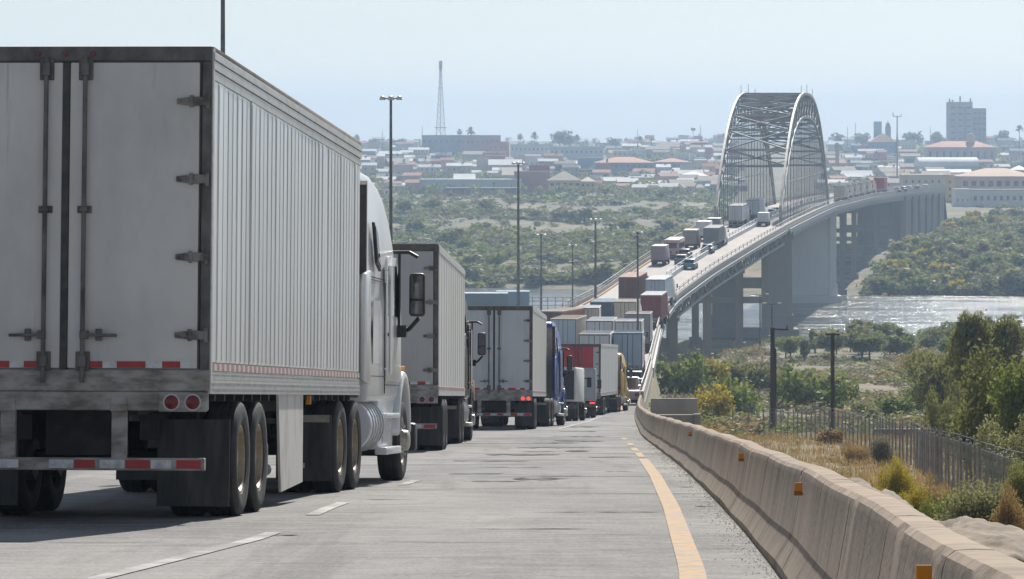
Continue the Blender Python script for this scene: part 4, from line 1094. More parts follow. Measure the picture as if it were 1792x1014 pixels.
def main_pier(d, th=4.5, M_pier=M_pier, solid=True):
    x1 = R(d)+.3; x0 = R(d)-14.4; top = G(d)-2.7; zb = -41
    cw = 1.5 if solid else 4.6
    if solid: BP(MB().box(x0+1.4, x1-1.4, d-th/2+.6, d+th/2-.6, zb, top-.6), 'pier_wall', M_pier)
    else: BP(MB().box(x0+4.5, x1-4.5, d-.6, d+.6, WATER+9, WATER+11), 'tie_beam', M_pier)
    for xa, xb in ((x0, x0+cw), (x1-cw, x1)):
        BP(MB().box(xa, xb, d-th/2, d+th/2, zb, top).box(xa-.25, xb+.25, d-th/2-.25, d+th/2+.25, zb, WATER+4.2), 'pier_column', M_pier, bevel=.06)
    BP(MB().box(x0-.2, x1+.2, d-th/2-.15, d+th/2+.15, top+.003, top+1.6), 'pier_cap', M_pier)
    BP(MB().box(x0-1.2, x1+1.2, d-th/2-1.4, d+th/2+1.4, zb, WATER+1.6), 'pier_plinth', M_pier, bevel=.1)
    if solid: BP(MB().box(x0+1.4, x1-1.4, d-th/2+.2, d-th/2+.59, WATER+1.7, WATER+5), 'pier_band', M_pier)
main_pier(699, solid=False); main_pier(850, M_pier=pmat('lit_look_pier_concrete', (.72,.71,.68), .9, 0, (.58,.57,.55), .12, (1,1,.35), .4,.65, .9))  # far pier paler than the near one: brightness of a lit face put into its colour
# abutment walls with pilasters
m = MB(); q = np.arange(1118, BEND+1, 12.0)
for a, b in zip(q[:-1], q[1:]):
    P4 = []
    for d in (a, b):
        for u, z in ((-13.5, -32), (-.5, -32), (-.5, G(d)-1.0), (-13.5, G(d)-1.0)): P4.append((R(d)+u, d, z))
    m.add(P4, [(0,1,2,3),(7,6,5,4),(0,4,5,1),(1,5,6,2),(2,6,7,3),(3,7,4,0)])
BP(m, 'abutment', M_pier)
for d in np.arange(1118, BEND, 22): BP(MB().box(R(d)-.5, R(d)+.1, d-.8, d+.8, -32, G(d)-1.75), 'pilaster', M_pier)
# the road beyond runs down behind the abutment
av = []
for d, x, z in ((BEND, R(BEND), G(BEND)), (1330, 152, -18), (1420, 158, -22), (1520, 164, -25.5)):
    av += [(x-26, d, -30), (x-14, d, z), (x-.5, d, z), (x+1, d, -30)]
tag(inst('approach_embankment', raw_mesh('approach_embankment', np.array(av), np.array([(i*4+j, i*4+j+1, i*4+j+5, i*4+j+4) for i in range(3) for j in range(3)]), M_lot)), kind='structure')

# ------------------------------------------------------------------ poles and lamps
HG = 'tall lamp masts beside the truck queue'
def mast(pxc, ytop, d, zb, rad, label, heads=6, group=HG, hs=1.0):
    x = px(pxc, d); zt = pz(ytop, d)
    o = tag(empty('lamp_mast', (x, d, zb)), label, 'lamp post', group)
    h = zt-zb
    MB().cyl((0,0,0),(0,0,h),rad*1.25,rad*.7,n=10).build('pole', M_pole, o)
    MB().box(-rad*2.2,rad*2.2,-rad*2.2,rad*2.2,-.5,.25).build('base', M_conc2, o)
    r = .62*hs
    MB().cyl((0,0,h-.14*hs),(0,0,h+.12*hs),rad*1.3,rad*1.3,n=8).lathe_z([(rad*1.4,-.03),(r,.0),(r,.05),(rad*1.4,.03)], c=(0,0,h-.05*hs), n=12).build('head_ring', M_pole, o)
    for i in range(heads):
        t = 2*math.pi*(i+.5)/heads
        c = Vector((math.cos(t)*r, math.sin(t)*r, h-.02*hs))
        MB().lathe_z([(.05*hs,.16*hs),(.13*hs,.12*hs),(.19*hs,-.06*hs),(.17*hs,-.10*hs),(.001,-.10*hs)], n=8).build('floodlight', M_lampw, o, loc=tuple(c))
mast(390, -160, 150, G(150)-.4, .11, 'tall dark lamp mast rising out of frame behind the nearest trailer')
mast(684, 172, 239, G(239)-.4, .12, 'tall lamp mast with ring head right of the white cab', hs=1.0)
mast(907, 286, 420, G(420)-.4, .16, 'tall lamp mast standing left of the glowing tail lamp trailer', hs=1.05)
mast(1042, 385, 455, G(455)-.4, .15, 'lamp mast rising in front of the blue roofed trailer', hs=1.1)
mast(947, 412, 462, G(462)-.6, .12, 'short lamp mast left of the middle by the river fence', hs=1.0, heads=4)
mast(1002, 430, 466, G(466)-.6, .1, 'thin lamp mast by the river fence, right of two others', hs=.9, heads=4)
mast(1116, 408, 327, G(327)-.3, .1, 'slim lamp mast at the right edge of the queue near the parapet', hs=.75, heads=4)
for p, yt, d, lb in ((1351, 532, 560, 'twin headed lamp post by the bridge pier, taller wooden pole in front'), (1330, 516, 600, 'twin headed lamp post left of the other by the bridge pier')):
    x = px(p, d); zb = gz(x, d)
    o = tag(empty('lamp_post', (x, d, zb)), lb, 'lamp post', 'lamp posts under the bridge'); h = pz(yt, d)-zb
    MB().cyl((0,0,-.3),(0,0,h),.13,.09,n=8).build('pole', M_wood, o)
    for s in (-1, 1):
        MB().bar((0,0,h-.1),(s*1.0,0,h+.05),.09).build('arm', M_wood, o)
        MB().box(s*1.1-.3,s*1.1+.3,-.2,.2,h,h+.16).build('lamp_head', M_lampw, o)
# wooden poles
for p, yt, yb, d, lb, r_, arm in ((1352, 573, 752, 262, 'taller dark wooden pole with arm to the right behind the fence', .21, 1.1), (1457, 583, 782, 222, 'dark wooden pole with short top crossbar, right one behind the fence', .15, .42)):
    x = px(p, d); zb = gz(x, d); h = pz(yt, d)-zb
    o = tag(empty('utility_pole', (x, d, zb)), lb, 'pole', 'wooden poles behind the chain link fence')
    MB().cyl((0,0,-.5),(0,0,h),r_,r_*.7,n=10).build('pole', M_wood, o)
    if arm > 1: MB().bar((-.15,0,h-.12),(arm,0,h-.16),.12).bar((arm-.1,0,h-.16),(arm-.1,0,h+.05),.08).build('crossarm', M_wood, o)
    else: MB().bar((-arm,0,h-.08),(arm,0,h-.08),.12).build('crossarm', M_wood, o)
    if arm > 1: MB().cyl((.18,.1,-.5),(.18,.1,h-1.5),.12,.1,n=8).build('brace_pole', M_wood, o)
    MB().lathe_z([(.001,0),(.06,0),(.05,.12),(.02,.16)],n=8).build('insulator', M_pole, o, loc=(arm-.1,0,h+.02))

# ------------------------------------------------------------------ chain link fence
fo = Vector((18.3, 230, gz(18.3, 230)))
fr = tag(empty('chain_link_fence', fo), 'grey chain link fence with steel posts winding down the verge to the end wall', 'fence')
FP = [(8.3,170-12),(10.5,262-0)]
path = [(12.6,264),(14.6,261),(17,255),(18.1,242),(18.8,220),(18.7,195),(17.6,165),(15.8,142),(14.3,126),(12.9,105),(11.6,86),(10.9,74)]
pp = []
for (xa, da), (xb, db) in zip(path[:-1], path[1:]):
    n = max(1, int(math.hypot(xb-xa, db-da)/.25))
    for i in range(n): pp.append((xa+(xb-xa)*i/n, da+(db-da)*i/n))
FH = 1.75
pm = cached('fpost', lambda: MB().cyl((0,0,-.4),(0,0,FH+.12),.045,.045,n=6).bar((0,0,FH+.1),(.0,-.0,FH+.3),.03).mesh('post', pmat('fence_post', (.24,.235,.23), .5, .3, (.14,.12,.1), 3)))
for i in range(0, len(pp), 10):
    x, d = pp[i]; inst('post', pm, fr, Vector((x, d, gz(x, d)+random.uniform(-.1,.05)))-fo, (random.uniform(-.03,.03), random.uniform(-.03,.03), 0))
m = MB()
zz = [gz(x, d) for x, d in pp]
def tri_bar(m, a, b, r):
    a, b = Vector(a)-fo, Vector(b)-fo
    m.add([a+Vector((0,0,r)), a+Vector((r,0,-r)), a+Vector((-r,0,-r)), b+Vector((0,0,r)), b+Vector((r,0,-r)), b+Vector((-r,0,-r))], [(0,1,4,3),(1,2,5,4),(2,0,3,5)])
K = 5
for i in range(0, len(pp)-K, 2):
    (x0, d0), (x1, d1) = pp[i], pp[i+K]
    tri_bar(m, (x0, d0, zz[i]), (x1, d1, zz[i+K]+FH), .0032); tri_bar(m, (x0, d0, zz[i]+FH), (x1, d1, zz[i+K]), .0032)
for i in range(0, len(pp)-8, 8):
    for h in (.03, FH, FH+.2): tri_bar(m, (*pp[i], zz[i]+h), (*pp[i+8], zz[i+8]+h), .005)
wm = m.build('wire_mesh', M_wire, fr, smooth=0); tag(wm, kind='stuff')

# low red brown wall with pale capping beyond the fence
d = 250; x0, x1 = px(1530, d), px(1735, d); zt = pz(751, d)
lw = tag(empty('low_wall', ((x0+x1)/2, d, zt-1.3)), 'low red brown wall with thin white capping below the dark tree', 'wall'); h = (x1-x0)/2
MB().box(-h,h,0,.3,-1.5,1.22).build('wall_panel', pmat('red_brown_wall', (.17,.08,.06), .85, 0, (.1,.06,.05), .8), lw)
MB().box(-h-.03,h+.03,-.05,.35,1.223,1.3).build('capping', M_par, lw)
# pipe railing at the far edge of the lot
d = 458; x0, x1 = px(905, d), px(1012, d)
pr = tag(empty('pipe_railing', ((x0+x1)/2, d, G(d)-.4)), 'thin pipe railing above the river between the lamp masts', 'railing'); h = (x1-x0)/2
zt = pz(520, d)-(G(d)-.4)
m = MB()
for i in range(9): m.bar((-h+2*h*i/8,0,-.4),(-h+2*h*i/8,0,zt),.09)
m.build('rail_post', M_steell, pr, smooth=0)
m = MB()
for q in (zt, zt-.5, zt-1.0): m.bar((-h,0,q),(h,0,q),.08)
m.build('rail', M_steell, pr, smooth=0)

# rocks and broken slabs behind the barrier
def rock(x, d, z, sx, sy, sz, label, rz=0, seed=0, tilt=0):
    rr = random.Random(seed)
    bm = bmesh.new(); bmesh.ops.create_icosphere(bm, subdivisions=5, radius=1)
    for v in bm.verts:
        n = v.co.normalized()
        q = max(abs(n.x), abs(n.y), abs(n.z))
        v.co = n*(.55+.45/q*.8) * (1+.10*math.sin(n.x*5+seed)*math.cos(n.y*6+seed*2)+.05*math.sin(n.z*11+seed)+.035*math.sin(n.x*17+seed)*math.sin(n.y*21)+rr.uniform(-.006,.006))
        v.co.x *= sx; v.co.y *= sy; v.co.z *= sz
    me = bpy.data.meshes.new('rock'); [setattr(f, 'smooth', True) for f in bm.faces]; bm.to_mesh(me); bm.free(); me.materials.append(pmat('rubble_concrete', (.31,.255,.195), .95, 0, (.17,.14,.105), 3, (1,1,1), .42,.66, .9, bump=.7, bscale=9))
    o = inst('concrete_rubble', me, None, (x, d, z), (tilt, rr.uniform(-.1,.1), rz))
    tag(o, label, 'rubble', 'broken concrete behind the barrier')
rock(R(13)+.50, 13.2, G(13.2)+.46, .14, .75, .13, 'long broken concrete slab lying against the barrier top', .05, 1)
rock(R(14.5)+.62, 15.2, G(15.2)+.38, .18, .7, .17, 'large pale rounded chunk of rubble beyond the slab', .1, 2)
rock(R(18)+.55, 19.5, G(19.5)+.42, .12, .9, .12, 'low flat rubble piece farther along the barrier', .0, 3)
rock(R(22)+.6, 23.5, G(23.5)+.38, .14, .9, .14, 'dark edged rubble lump behind the barrier past two reflectors', .08, 5)

# dirt and chips at the foot of the barrier
n = 2200
ds_ = 11+np.abs(rng.normal(0, 1, n))*38; us = -np.abs(rng.gamma(1.1, .075, n))+.0
sz = rng.uniform(.002, .0075, n)*(.6+ds_/60)
Vv = []; Qq = []
for i in range(n):
    d = ds_[i]; x = R(d)+us[i]; z = G(d)+.004; s = sz[i]; a = rng.uniform(0, 6.28)
    c, s_ = math.cos(a)*s, math.sin(a)*s
    b = len(Vv)
    Vv += [(x-c, d-s_*2, z), (x+s_, d-c*2, z), (x+c, d+s_*2, z), (x-s_, d+c*2, z), (x, d, z+s*.8)]
    Qq += [(b,b+1,b+4),(b+1,b+2,b+4),(b+2,b+3,b+4),(b+3,b,b+4)]
tag(inst('grit', raw_mesh('grit', np.array(Vv), np.array(Qq), pmat('dirt_chips', (.075,.06,.045), .95, 0, (.16,.125,.09), 8))), 'dark grit and leaf litter along the barrier foot', None, None, 'stuff')
# ------------------------------------------------------------------ vegetation
def leaf_cloud(seed, lobes, n, size, tri=False):
    r = np.random.default_rng(seed)
    lob = np.array(lobes, float)            # cx cy cz rx ry rz
    vol = lob[:,3]*lob[:,4]*lob[:,5]; k = r.choice(len(lob), n, p=vol/vol.sum())
    dirs = r.normal(size=(n,3)); dirs /= np.linalg.norm(dirs, axis=1)[:,None]
    rad = .45+.62*r.random(n)**.6
    # ragged outline
    bump = 1+.16*np.sin(dirs[:,0]*5+k*1.7)*np.cos(dirs[:,2]*6+k)+.10*r.normal(size=n)
    P = lob[k,:3]+dirs*lob[k,3:]*(rad*bump)[:,None]
    a = r.normal(size=(n,3)); a /= np.linalg.norm(a, axis=1)[:,None]
    b = np.cross(a, r.normal(size=(n,3))); b /= np.linalg.norm(b, axis=1)[:,None]
    s = size*r.uniform(.55,1.35,n)[:,None]
    V = np.stack([P-a*s, P+b*s*.55, P+a*s, P-b*s*.55], 1).reshape(-1,3)
    Q = np.arange(4*n).reshape(-1,4)
    lt = r.random(len(lob))
    tint = np.clip(.35*lt[k]+.65*r.random(n)*.9+.1*(dirs[:,2]), 0, 1)
    return V, Q, tint
def lobes_for(seed, kind):
    r = random.Random(seed); L_ = []
    if kind == 'round':      # unit: height 1, width ~1.1
        for i in range(11):
            t = r.uniform(0, 6.28); q = r.uniform(.05,.36)
            L_.append((math.cos(t)*q, math.sin(t)*q, r.uniform(.42,.80), r.uniform(.14,.26), r.uniform(.14,.26), r.uniform(.11,.2)))
        L_.append((0,0,.55,.3,.3,.25))
    elif kind == 'bush':
        for i in range(9):
            t = r.uniform(0, 6.28); q = r.uniform(.05,.5)
            L_.append((math.cos(t)*q, math.sin(t)*q, r.uniform(.22,.62)*(1-.4*q), r.uniform(.16,.3), r.uniform(.16,.3), r.uniform(.16,.32)))
        L_.append((0,0,.3,.45,.45,.3))
    elif kind == 'tall':
        for i in range(12):
            t = r.uniform(0, 6.28); z = r.uniform(.25,.9); q = r.uniform(.02,.26)*(1.15-z*.6)
            L_.append((math.cos(t)*q, math.sin(t)*q, z, r.uniform(.09,.17), r.uniform(.09,.17), r.uniform(.08,.16)))
        L_.append((0,0,.5,.18,.18,.3))
    elif kind == 'weep':
        for i in range(14):
            t = r.uniform(0, 6.28); q = r.uniform(.1,.5)
            L_.append((math.cos(t)*q, math.sin(t)*q, r.uniform(.3,.85)*(1-.35*q), r.uniform(.1,.2), r.uniform(.1,.2), r.uniform(.12,.26)))
    return L_
def trunk_mesh(seed, lobes, r0=.035):
    r = random.Random(seed); m = MB()
    m.cyl((0,0,-.08),(.01,.0,.3),r0,r0*.75,n=7,caps=False)
    for l in lobes[:7]:
        mid = (l[0]*.4+r.uniform(-.03,.03), l[1]*.4, .3+(l[2]-.3)*.45)
        m.cyl((.01,0,.28),mid,r0*.6,r0*.4,n=5,caps=False); m.cyl(mid,(l[0],l[1],l[2]),r0*.4,r0*.14,n=5,caps=False)
    return m.mesh('trunk', M_bark)
LF = {
 'olive': leafmat('olive_leaves', (.125,.135,.036), (.27,.27,.085)),
 'dark': leafmat('dark_leaves', (.09,.105,.028), (.20,.21,.06)),
 'pale': leafmat('pale_leaves', (.18,.185,.075), (.34,.33,.145)),
 'green': leafmat('green_leaves', (.11,.15,.032), (.25,.29,.065)),
 'yellow': leafmat('yellow_leaves', (.26,.22,.022), (.50,.40,.04)),
 'grey': leafmat('grey_leaves', (.15,.135,.088), (.25,.225,.15)),
 'dry': leafmat('dry_leaves', (.24,.15,.055), (.40,.275,.11)),
}
_pool = {}
def plant(kind, lf, lod, var):
    key = (kind, lf, lod, var)
    if key not in _pool:
        lb = lobes_for(var*13+hash(kind)%7 if False else var*13+len(kind), kind)
        n, s = {'near':(10500,.019),'mid':(1700,.05),'far':(330,.10)}[lod]
        V_, Q_, t_ = leaf_cloud(var*7+3, lb, n, s)
        _pool[key] = (raw_mesh('crown', V_, Q_, LF[lf], t_), trunk_mesh(var, lb, .035 if kind != 'bush' else .02))
    return _pool[key]
def put_plant(name, x, d, h, wd, kind, lf, lod, label, cat, group=None, var=None, z=None):
    var = random.randint(0, 3) if var is None else var
    cr_, tr_ = plant(kind, lf, lod, var)
    z = gz(x, d) if z is None else z
    rz = random.uniform(0, 6.28)
    o = tag(empty(name, (x, d, z-.05), (0,0,rz)), label, cat, group)
    inst('crown' if kind != 'bush' else 'foliage', cr_, o, scale=(wd, wd, h)); inst('trunk' if kind != 'bush' else 'stem', tr_, o, scale=(wd, wd, h))
    return o
def at(pxc, yb, lo=60, hi=6000, ref=None):
    """distance where the terrain shows at photo row yb"""
    q = np.concatenate([np.arange(max(lo,60), 300, 1.), np.arange(300, 1400, 3.), np.geomspace(1400, 6000, 300)])
    q = q[(q >= lo) & (q <= hi)]
    z = terrain(px(pxc, q), q); rows = HY - z*F/q
    i = np.argmin(np.abs(rows-yb)); return float(q[i])
# near trees at the right edge: px centre, row top, row base, width px, distance
RT = [(1650,642,760,116,'round','olive',235,'dense rounded tree beside the low red brown wall','tree'),
      (1735,575,780,150,'round','olive',215,'tallest olive green tree at the right edge','tree'),
      (1688,700,800,80,'weep','pale',180,'pale yellowish green tree in front of the dense dark one','tree'),
      (1745,655,850,160,'weep','olive',130,'airy grey green tree leaning over the fence','tree'),
      (1805,640,870,140,'round','green',125,'bright green tree cut by the right edge of the frame','tree'),
      (1700,600,790,110,'tall','olive',205,'upright olive tree between the dark one and the tallest','tree'),
      (1660,690,800,60,'weep','olive',175,'small drooping tree in front of the dense dark one','tree'),
      (1782,745,880,110,'weep','pale',108,'pale leafy shrub under the right edge tree','shrub')]
for p, yt, yb, wp, kind, lf, d, lb, cat in RT:
    x = px(p, d); zb = gz(x, d); h = pz(yt, d)-zb; wd = wp*d/F*.95
    put_plant('tree' if cat == 'tree' else 'shrub', x, d, h*1.28, wd*1.3, kind, lf, 'near', lb, cat, var=random.randint(0,3))
SB = [(1705,838,940,150,'bush','pale',80,'grey green bush behind the barrier rubble'),(1575,800,880,70,'bush','yellow',104,'yellow green bush in front of the fence'),
      (1600,845,905,70,'bush','yellow',92,'second yellow bush nearer the barrier'),(1765,850,960,60,'bush','dry',78,'dry brown bush at the right edge'),
      (1625,835,915,60,'bush','dry',96,'straw bush between the yellow bushes and the grey green one'),(1778,800,960,70,'bush','olive',84,'olive bush at the right edge of the frame'),(1650,860,915,60,'bush','green',88,'small green bush between the yellow and grey ones'),(1500,770,805,50,'bush','dry',170,'straw coloured bush left of the yellow ones'),
      (1545,760,800,46,'bush','grey',165,'grey twiggy bush against the fence'),(1450,748,775,50,'bush','dry',215,'straw coloured bush at the foot of the right wooden pole'),
      (1512,700,748,62,'bush','pale',285,'rounded pale green bush beyond the fence'),(1556,690,742,80,'bush','green',300,'green bush right of the rounded pale one'),
      (1250,672,742,70,'bush','yellow',290,'yellow green bush behind the end wall'),(1290,655,735,80,'bush','green',305,'green bush behind the fence left of the tall wooden pole'),
      (1220,690,735,40,'bush','olive',300,'small olive bush beside the end wall'),(1420,640,720,110,'bush','green',330,'broad green thicket between the two wooden poles'),
      (1480,660,705,60,'bush','olive',350,'olive bush right of the thicket'),(1600,670,730,60,'bush','green',320,'green bush left of the dense dark tree'),
      (1190,618,690,80,'bush','green',372,'bright green thicket at the foot of the parapet'),(1240,625,690,70,'bush','yellow',380,'yellowish thicket beside the parapet one'),
      (1290,630,690,80,'bush','olive',385,'olive thicket below the bridge piers'),(1335,640,695,70,'bush','dark',375,'dark thicket left of the tall wooden pole')]
for p, yt, yb, wp, kind, lf, d, lb in SB:
    x = px(p, d); h = max(.5, pz(yt, d)-gz(x, d)); wd = wp*d/F
    put_plant('bush', x, d, h*1.3, wd*1.0, kind, lf, 'near' if d < 200 else 'mid', lb, 'bush')
# trees on the near river bank
GB = 'trees on the near river bank'
for i in range(48):
    p = random.uniform(1372, 1800); yb = random.uniform(600, 632); d = at(p, yb, 420, 668); x = px(p, d)
    h = random.uniform(2.6, 5.2)*(1.0 if p > 1440 else .75)
    put_plant('tree', x, d, h, h*random.uniform(.9,1.3), random.choice(['round','round','tall']), (lf := random.choice(['olive','olive','pale','green'])), 'mid', ('small ' if h < 3.4 else 'taller ')+lf+' tree on the near river bank '+('close to the pier' if p < 1480 else 'in the middle of the row' if p < 1640 else 'toward the right edge'), 'tree', GB)
# wooded far bank on the right
GF = 'trees on the far bank right of the bridge'
for i in range(190):
    yb = 519-138*random.random()**1.35; t = (519-yb)/138
    p = random.uniform(1490+150*t, 1815); d = at(p, yb, 884, 1600); x = px(p, d)
    if x < R(min(d,1390))+5: continue
    h = random.uniform(3.2, 6.8)*(1-.3*t)
    put_plant('tree', x, d, h, h*random.uniform(.95,1.5), random.choice(['round','round','bush']), (lf := random.choice(['olive','olive','dark','green','green','pale','yellow'])), 'far', lf+' '+('low' if h < 4.2 else 'tall')+' tree on the wooded far bank '+('at the waterline ' if t < .2 else 'on the mid slope ' if t < .55 else 'on the upper slope ')+('beside the bridge' if p < 1600 else 'toward the right edge'), 'tree', GF)
# scrub trees on the floodplain left of the bridge
GS = 'scrub trees on the floodplain left of the bridge'
def bare(p, y):
    b = 0
    for yc, hw, a, c in ((366,9,860,1270),(398,12,640,1270),(470,15,850,1180),(503,5,300,1200),(432,6,1080,1240),(356,4,640,860),(444,4,650,800)):
        if a < p+25*math.sin(y*.3) < c: b = max(b, 1-abs(y-yc-4*math.sin(p*.02))/hw)
    return b > .15
for i in range(110):
    p = random.uniform(600, 1255); yb = random.uniform(352, 500)
    if bare(p, yb): continue
    d = at(p, yb, 936, 1600); x = px(p, d); h = random.uniform(3, 6.5)
    put_plant('tree', x, d, h, h*random.uniform(1.1,2.0), random.choice(['round','bush']), (lf := random.choice(['olive','dark','green','pale'])), 'far', lf+' scrub tree on the far floodplain '+('by the river ' if yb > 455 else 'in the middle belt ' if yb > 400 else 'below the town ')+('left of the lamp masts' if p < 900 else 'behind the lamp masts' if p < 1080 else 'near the arch'), 'tree', GS)

# uncountable scrub and grass
def scatter(name, pts, kinds, lod_n, leaf, label, lf):
    """pts: list of (x,y,z,h,w)"""
    tmpl = [leaf_cloud(50+i, lobes_for(90+i*3, kinds), lod_n, leaf) for i in range(6)]
    Vs, Qs, Ts = [], [], []; b = 0
    for (x, y, z, h, wd) in pts:
        V_, Q_, t_ = tmpl[random.randint(0,5)]; a = random.uniform(0,6.28); c, s = math.cos(a), math.sin(a)
        W3 = np.stack([(V_[:,0]*c-V_[:,1]*s)*wd+x, (V_[:,0]*s+V_[:,1]*c)*wd+y, np.maximum(V_[:,2],.0)*h+z-.1], 1)
        Vs.append(W3); Qs.append(Q_+b); Ts.append(np.clip(t_+random.uniform(-.35,.35),0,1)); b += len(V_)
    return tag(inst(name, raw_mesh(name, np.concatenate(Vs), np.concatenate(Qs), LF[lf], np.concatenate(Ts))), label, None, None, 'stuff')
pools = {k: [] for k in ('olive','green','dark','grey')}
for i in range(7600):
    p = random.uniform(-250, 1270) if random.random() < .35 else random.uniform(560, 1270); yb = 346+158*random.random()
    if bare(p, yb): 
        if random.random() < .93: continue
    d = at(p, yb, 936, 1650); x = px(p, d)+random.uniform(-3,3); h = random.uniform(.8, 3.2)
    pools[random.choice(['olive','olive','green','green','dark','grey'])].append((x, d, gz(x,d), h, h*random.uniform(1.2,2.4)))
for i in range(2000):
    yb = 519-165*random.random(); t = (519-yb)/138
    p = random.uniform(1480+160*min(t,1), 1830); d = at(p, yb, 884, 1600); x = px(p, d)
    if x < R(min(d,1390))+4: continue
    if 1650 < p and yb < 400 and random.random() < .7: continue
    h = random.uniform(1, 3.4); pools[random.choice(['olive','green','dark','grey'])].append((x, d, gz(x,d), h, h*random.uniform(1.1,1.9)))
for lf in pools: scatter('scrub', pools[lf], 'bush', 44, .17, {'olive':'olive green scrub','green':'fresh green scrub','dark':'dark green scrub','grey':'grey dry scrub'}[lf]+' spread over the far river plain', lf)
pools = {k: [] for k in ('olive','grey','dry','green')}
for i in range(3000):
    p = random.uniform(1160, 1830); yb = random.uniform(598, 765); d = at(p, yb, 215, 668); x = px(p, d)
    if x < R(min(d,470))+1.5: continue
    if math.sin(x*.22+d*.05)+math.sin(d*.07-1) > 1.0: continue
    if d > 478 and x < R(d)-1: continue
    h = random.uniform(.3, 1.5); pools[random.choice(['olive','olive','grey','grey','dry','green'])].append((x, d, gz(x,d), h, h*random.uniform(1.2,2.4)))
for lf in pools: scatter('scrub', pools[lf], 'bush', 100, .09, {'olive':'low olive scrub','grey':'low grey scrub','dry':'dry straw scrub','green':'low green scrub'}[lf]+' on the field beyond the fence', lf)
# dry grass on the verge
n = 42000
gd = 62+190*rng.random(n)**1.3; eu = np.interp(gd, _dg, _E); gx = eu+1.0+rng.random(n)*(10+gd*.06)
keep = (np.sin(gx*1.1+gd*.21)+np.sin(gd*.33-gx*.4)+rng.normal(0,.6,n)) > -.5
gx, gd = gx[keep], gd[keep]; n = len(gx); gzv = terrain(gx, gd)
h = rng.uniform(.15,.6,n); a = rng.uniform(0, 6.28, n); lean = rng.normal(0,.15,(n,2)); wv = rng.uniform(.012,.03,n)
Vg = np.zeros((n,3,3)); Vg[:,0] = np.stack([gx-np.cos(a)*wv, gd-np.sin(a)*wv, gzv-.03],1); Vg[:,1] = np.stack([gx+np.cos(a)*wv, gd+np.sin(a)*wv, gzv-.03],1)
Vg[:,2] = np.stack([gx+lean[:,0]*h*2, gd+lean[:,1]*h*2, gzv+h],1)
tag(inst('dry_grass', raw_mesh('dry_grass', Vg.reshape(-1,3), np.arange(3*n).reshape(-1,3), LF['dry'], rng.random(n))), 'dry straw coloured grass on the verge behind the barrier', None, None, 'stuff')
pts = []
for i in range(420):
    d = random.uniform(66, 250); x = R(d)+random.uniform(1.2, 9+d*.05); hh = random.uniform(.2,.55)
    pts.append((x, d, gz(x,d), hh, hh*random.uniform(1.2,2)))
scatter('weeds', pts[:170], 'bush', 170, .07, 'dry low weeds on the verge behind the barrier', 'dry'); scatter('weeds', pts[170:], 'bush', 170, .07, 'green low weeds on the verge behind the barrier', 'olive')
# ------------------------------------------------------------------ town beyond the river
WINM = pmat('far_window', (.05,.06,.075), .2)
def building(name, label, p0, p1, yt, yb, d, depth, wall, roof='flat', roofm=None, rows=0, cols=0, cat='building', wy=(.2,.75), wf=.5, hf=.5, group=None, ridge=.0, winm=None, arch=False):
    d = at((p0+p1)/2, yb, 1300, 4500) if d is None else d
    x0, x1 = px(p0, d), px(p1, d); zt, zb = pz(yt, d), pz(yb, d)
    g = min(gz(x0, d), gz(x1, d), gz(x0, d+depth), zb)-1.0
    o = tag(empty(name, ((x0+x1)/2, d, zb)), label, cat, group)
    hw = (x1-x0)/2; H = zt-zb; roofm = roofm or wall
    MB().box(-hw,hw,0,depth,g-zb,H).build('wall', wall, o)
    ov = .5
    if roof == 'flat':
        MB().box(-hw-.15,hw+.15,-.15,depth+.15,H+.003,H+.5).build('roof', roofm, o)
    elif roof == 'hip':
        r = ridge or min(hw, depth/2)*.45
        a = min(hw, depth/2)
        MB().add([(-hw-ov,-ov,H+.01),(hw+ov,-ov,H+.01),(hw+ov,depth+ov,H+.01),(-hw-ov,depth+ov,H+.01),(-hw+a,depth/2,H+r),(hw-a,depth/2,H+r)],
                 [(0,3,2,1),(0,1,5,4),(1,2,5),(2,3,4,5),(3,0,4)]).build('roof', roofm, o)
    elif roof == 'gable':
        r = ridge or depth*.16
        MB().prism_x([(-ov,H+.01),(depth+ov,H+.01),(depth/2,H+r)], -hw-ov, hw+ov).build('roof', roofm, o)
    elif roof == 'vault':
        r = ridge or depth*.2
        MB().prism_x([(depth/2-(depth/2+ov)*math.cos(t), H+.01+r*math.sin(t)) for t in np.linspace(0, math.pi, 9)], -hw-ov, hw+ov).build('roof', roofm, o)
    if rows and cols:
        cw = 2*hw/cols; rh = H*(wy[1]-wy[0])/max(1, rows-1) if rows > 1 else 0
        ww, wh = cw*wf, (H/(rows+.6))*hf
        def wmesh():
            m = MB().box(-ww/2,ww/2,-.12,.05,-wh/2,wh/2)
            return m.mesh('window', winm or WINM)
        wm = wmesh()
        for j in range(rows):
            z = H*wy[0]+rh*j if rows > 1 else H*(wy[0]+wy[1])/2
            for i in range(cols): inst('window', wm, o, (-hw+cw*(i+.5), 0, z))
    return o, hw, H, depth
def fm(name, c, c2=None): return pmat(name, c, .85, 0, c2 or tuple(v*.78 for v in c), .12, (1,1,1), .4,.65, .8)
B_grey = fm('far_blue_grey', (.20,.24,.29)); B_red = fm('far_red', (.50,.12,.10)); B_white = fm('far_white', (.68,.67,.65)); B_cream = fm('far_cream', (.60,.52,.38))
B_purple = fm('far_brick', (.34,.14,.13)); B_tan = fm('far_tan', (.46,.38,.29)); B_terra = fm('far_terracotta', (.48,.22,.14)); B_pink = fm('far_pink', (.50,.38,.36)); B_yel = fm('far_yellow', (.58,.43,.22))
B_conc = fm('far_concrete', (.36,.30,.32)); B_roofw = fm('far_white_roof', (.80,.79,.77)); B_blue = fm('far_blue', (.16,.27,.38)); B_dk = fm('far_dark', (.15,.16,.18)); B_lb = fm('far_pale_blue', (.5,.56,.6))
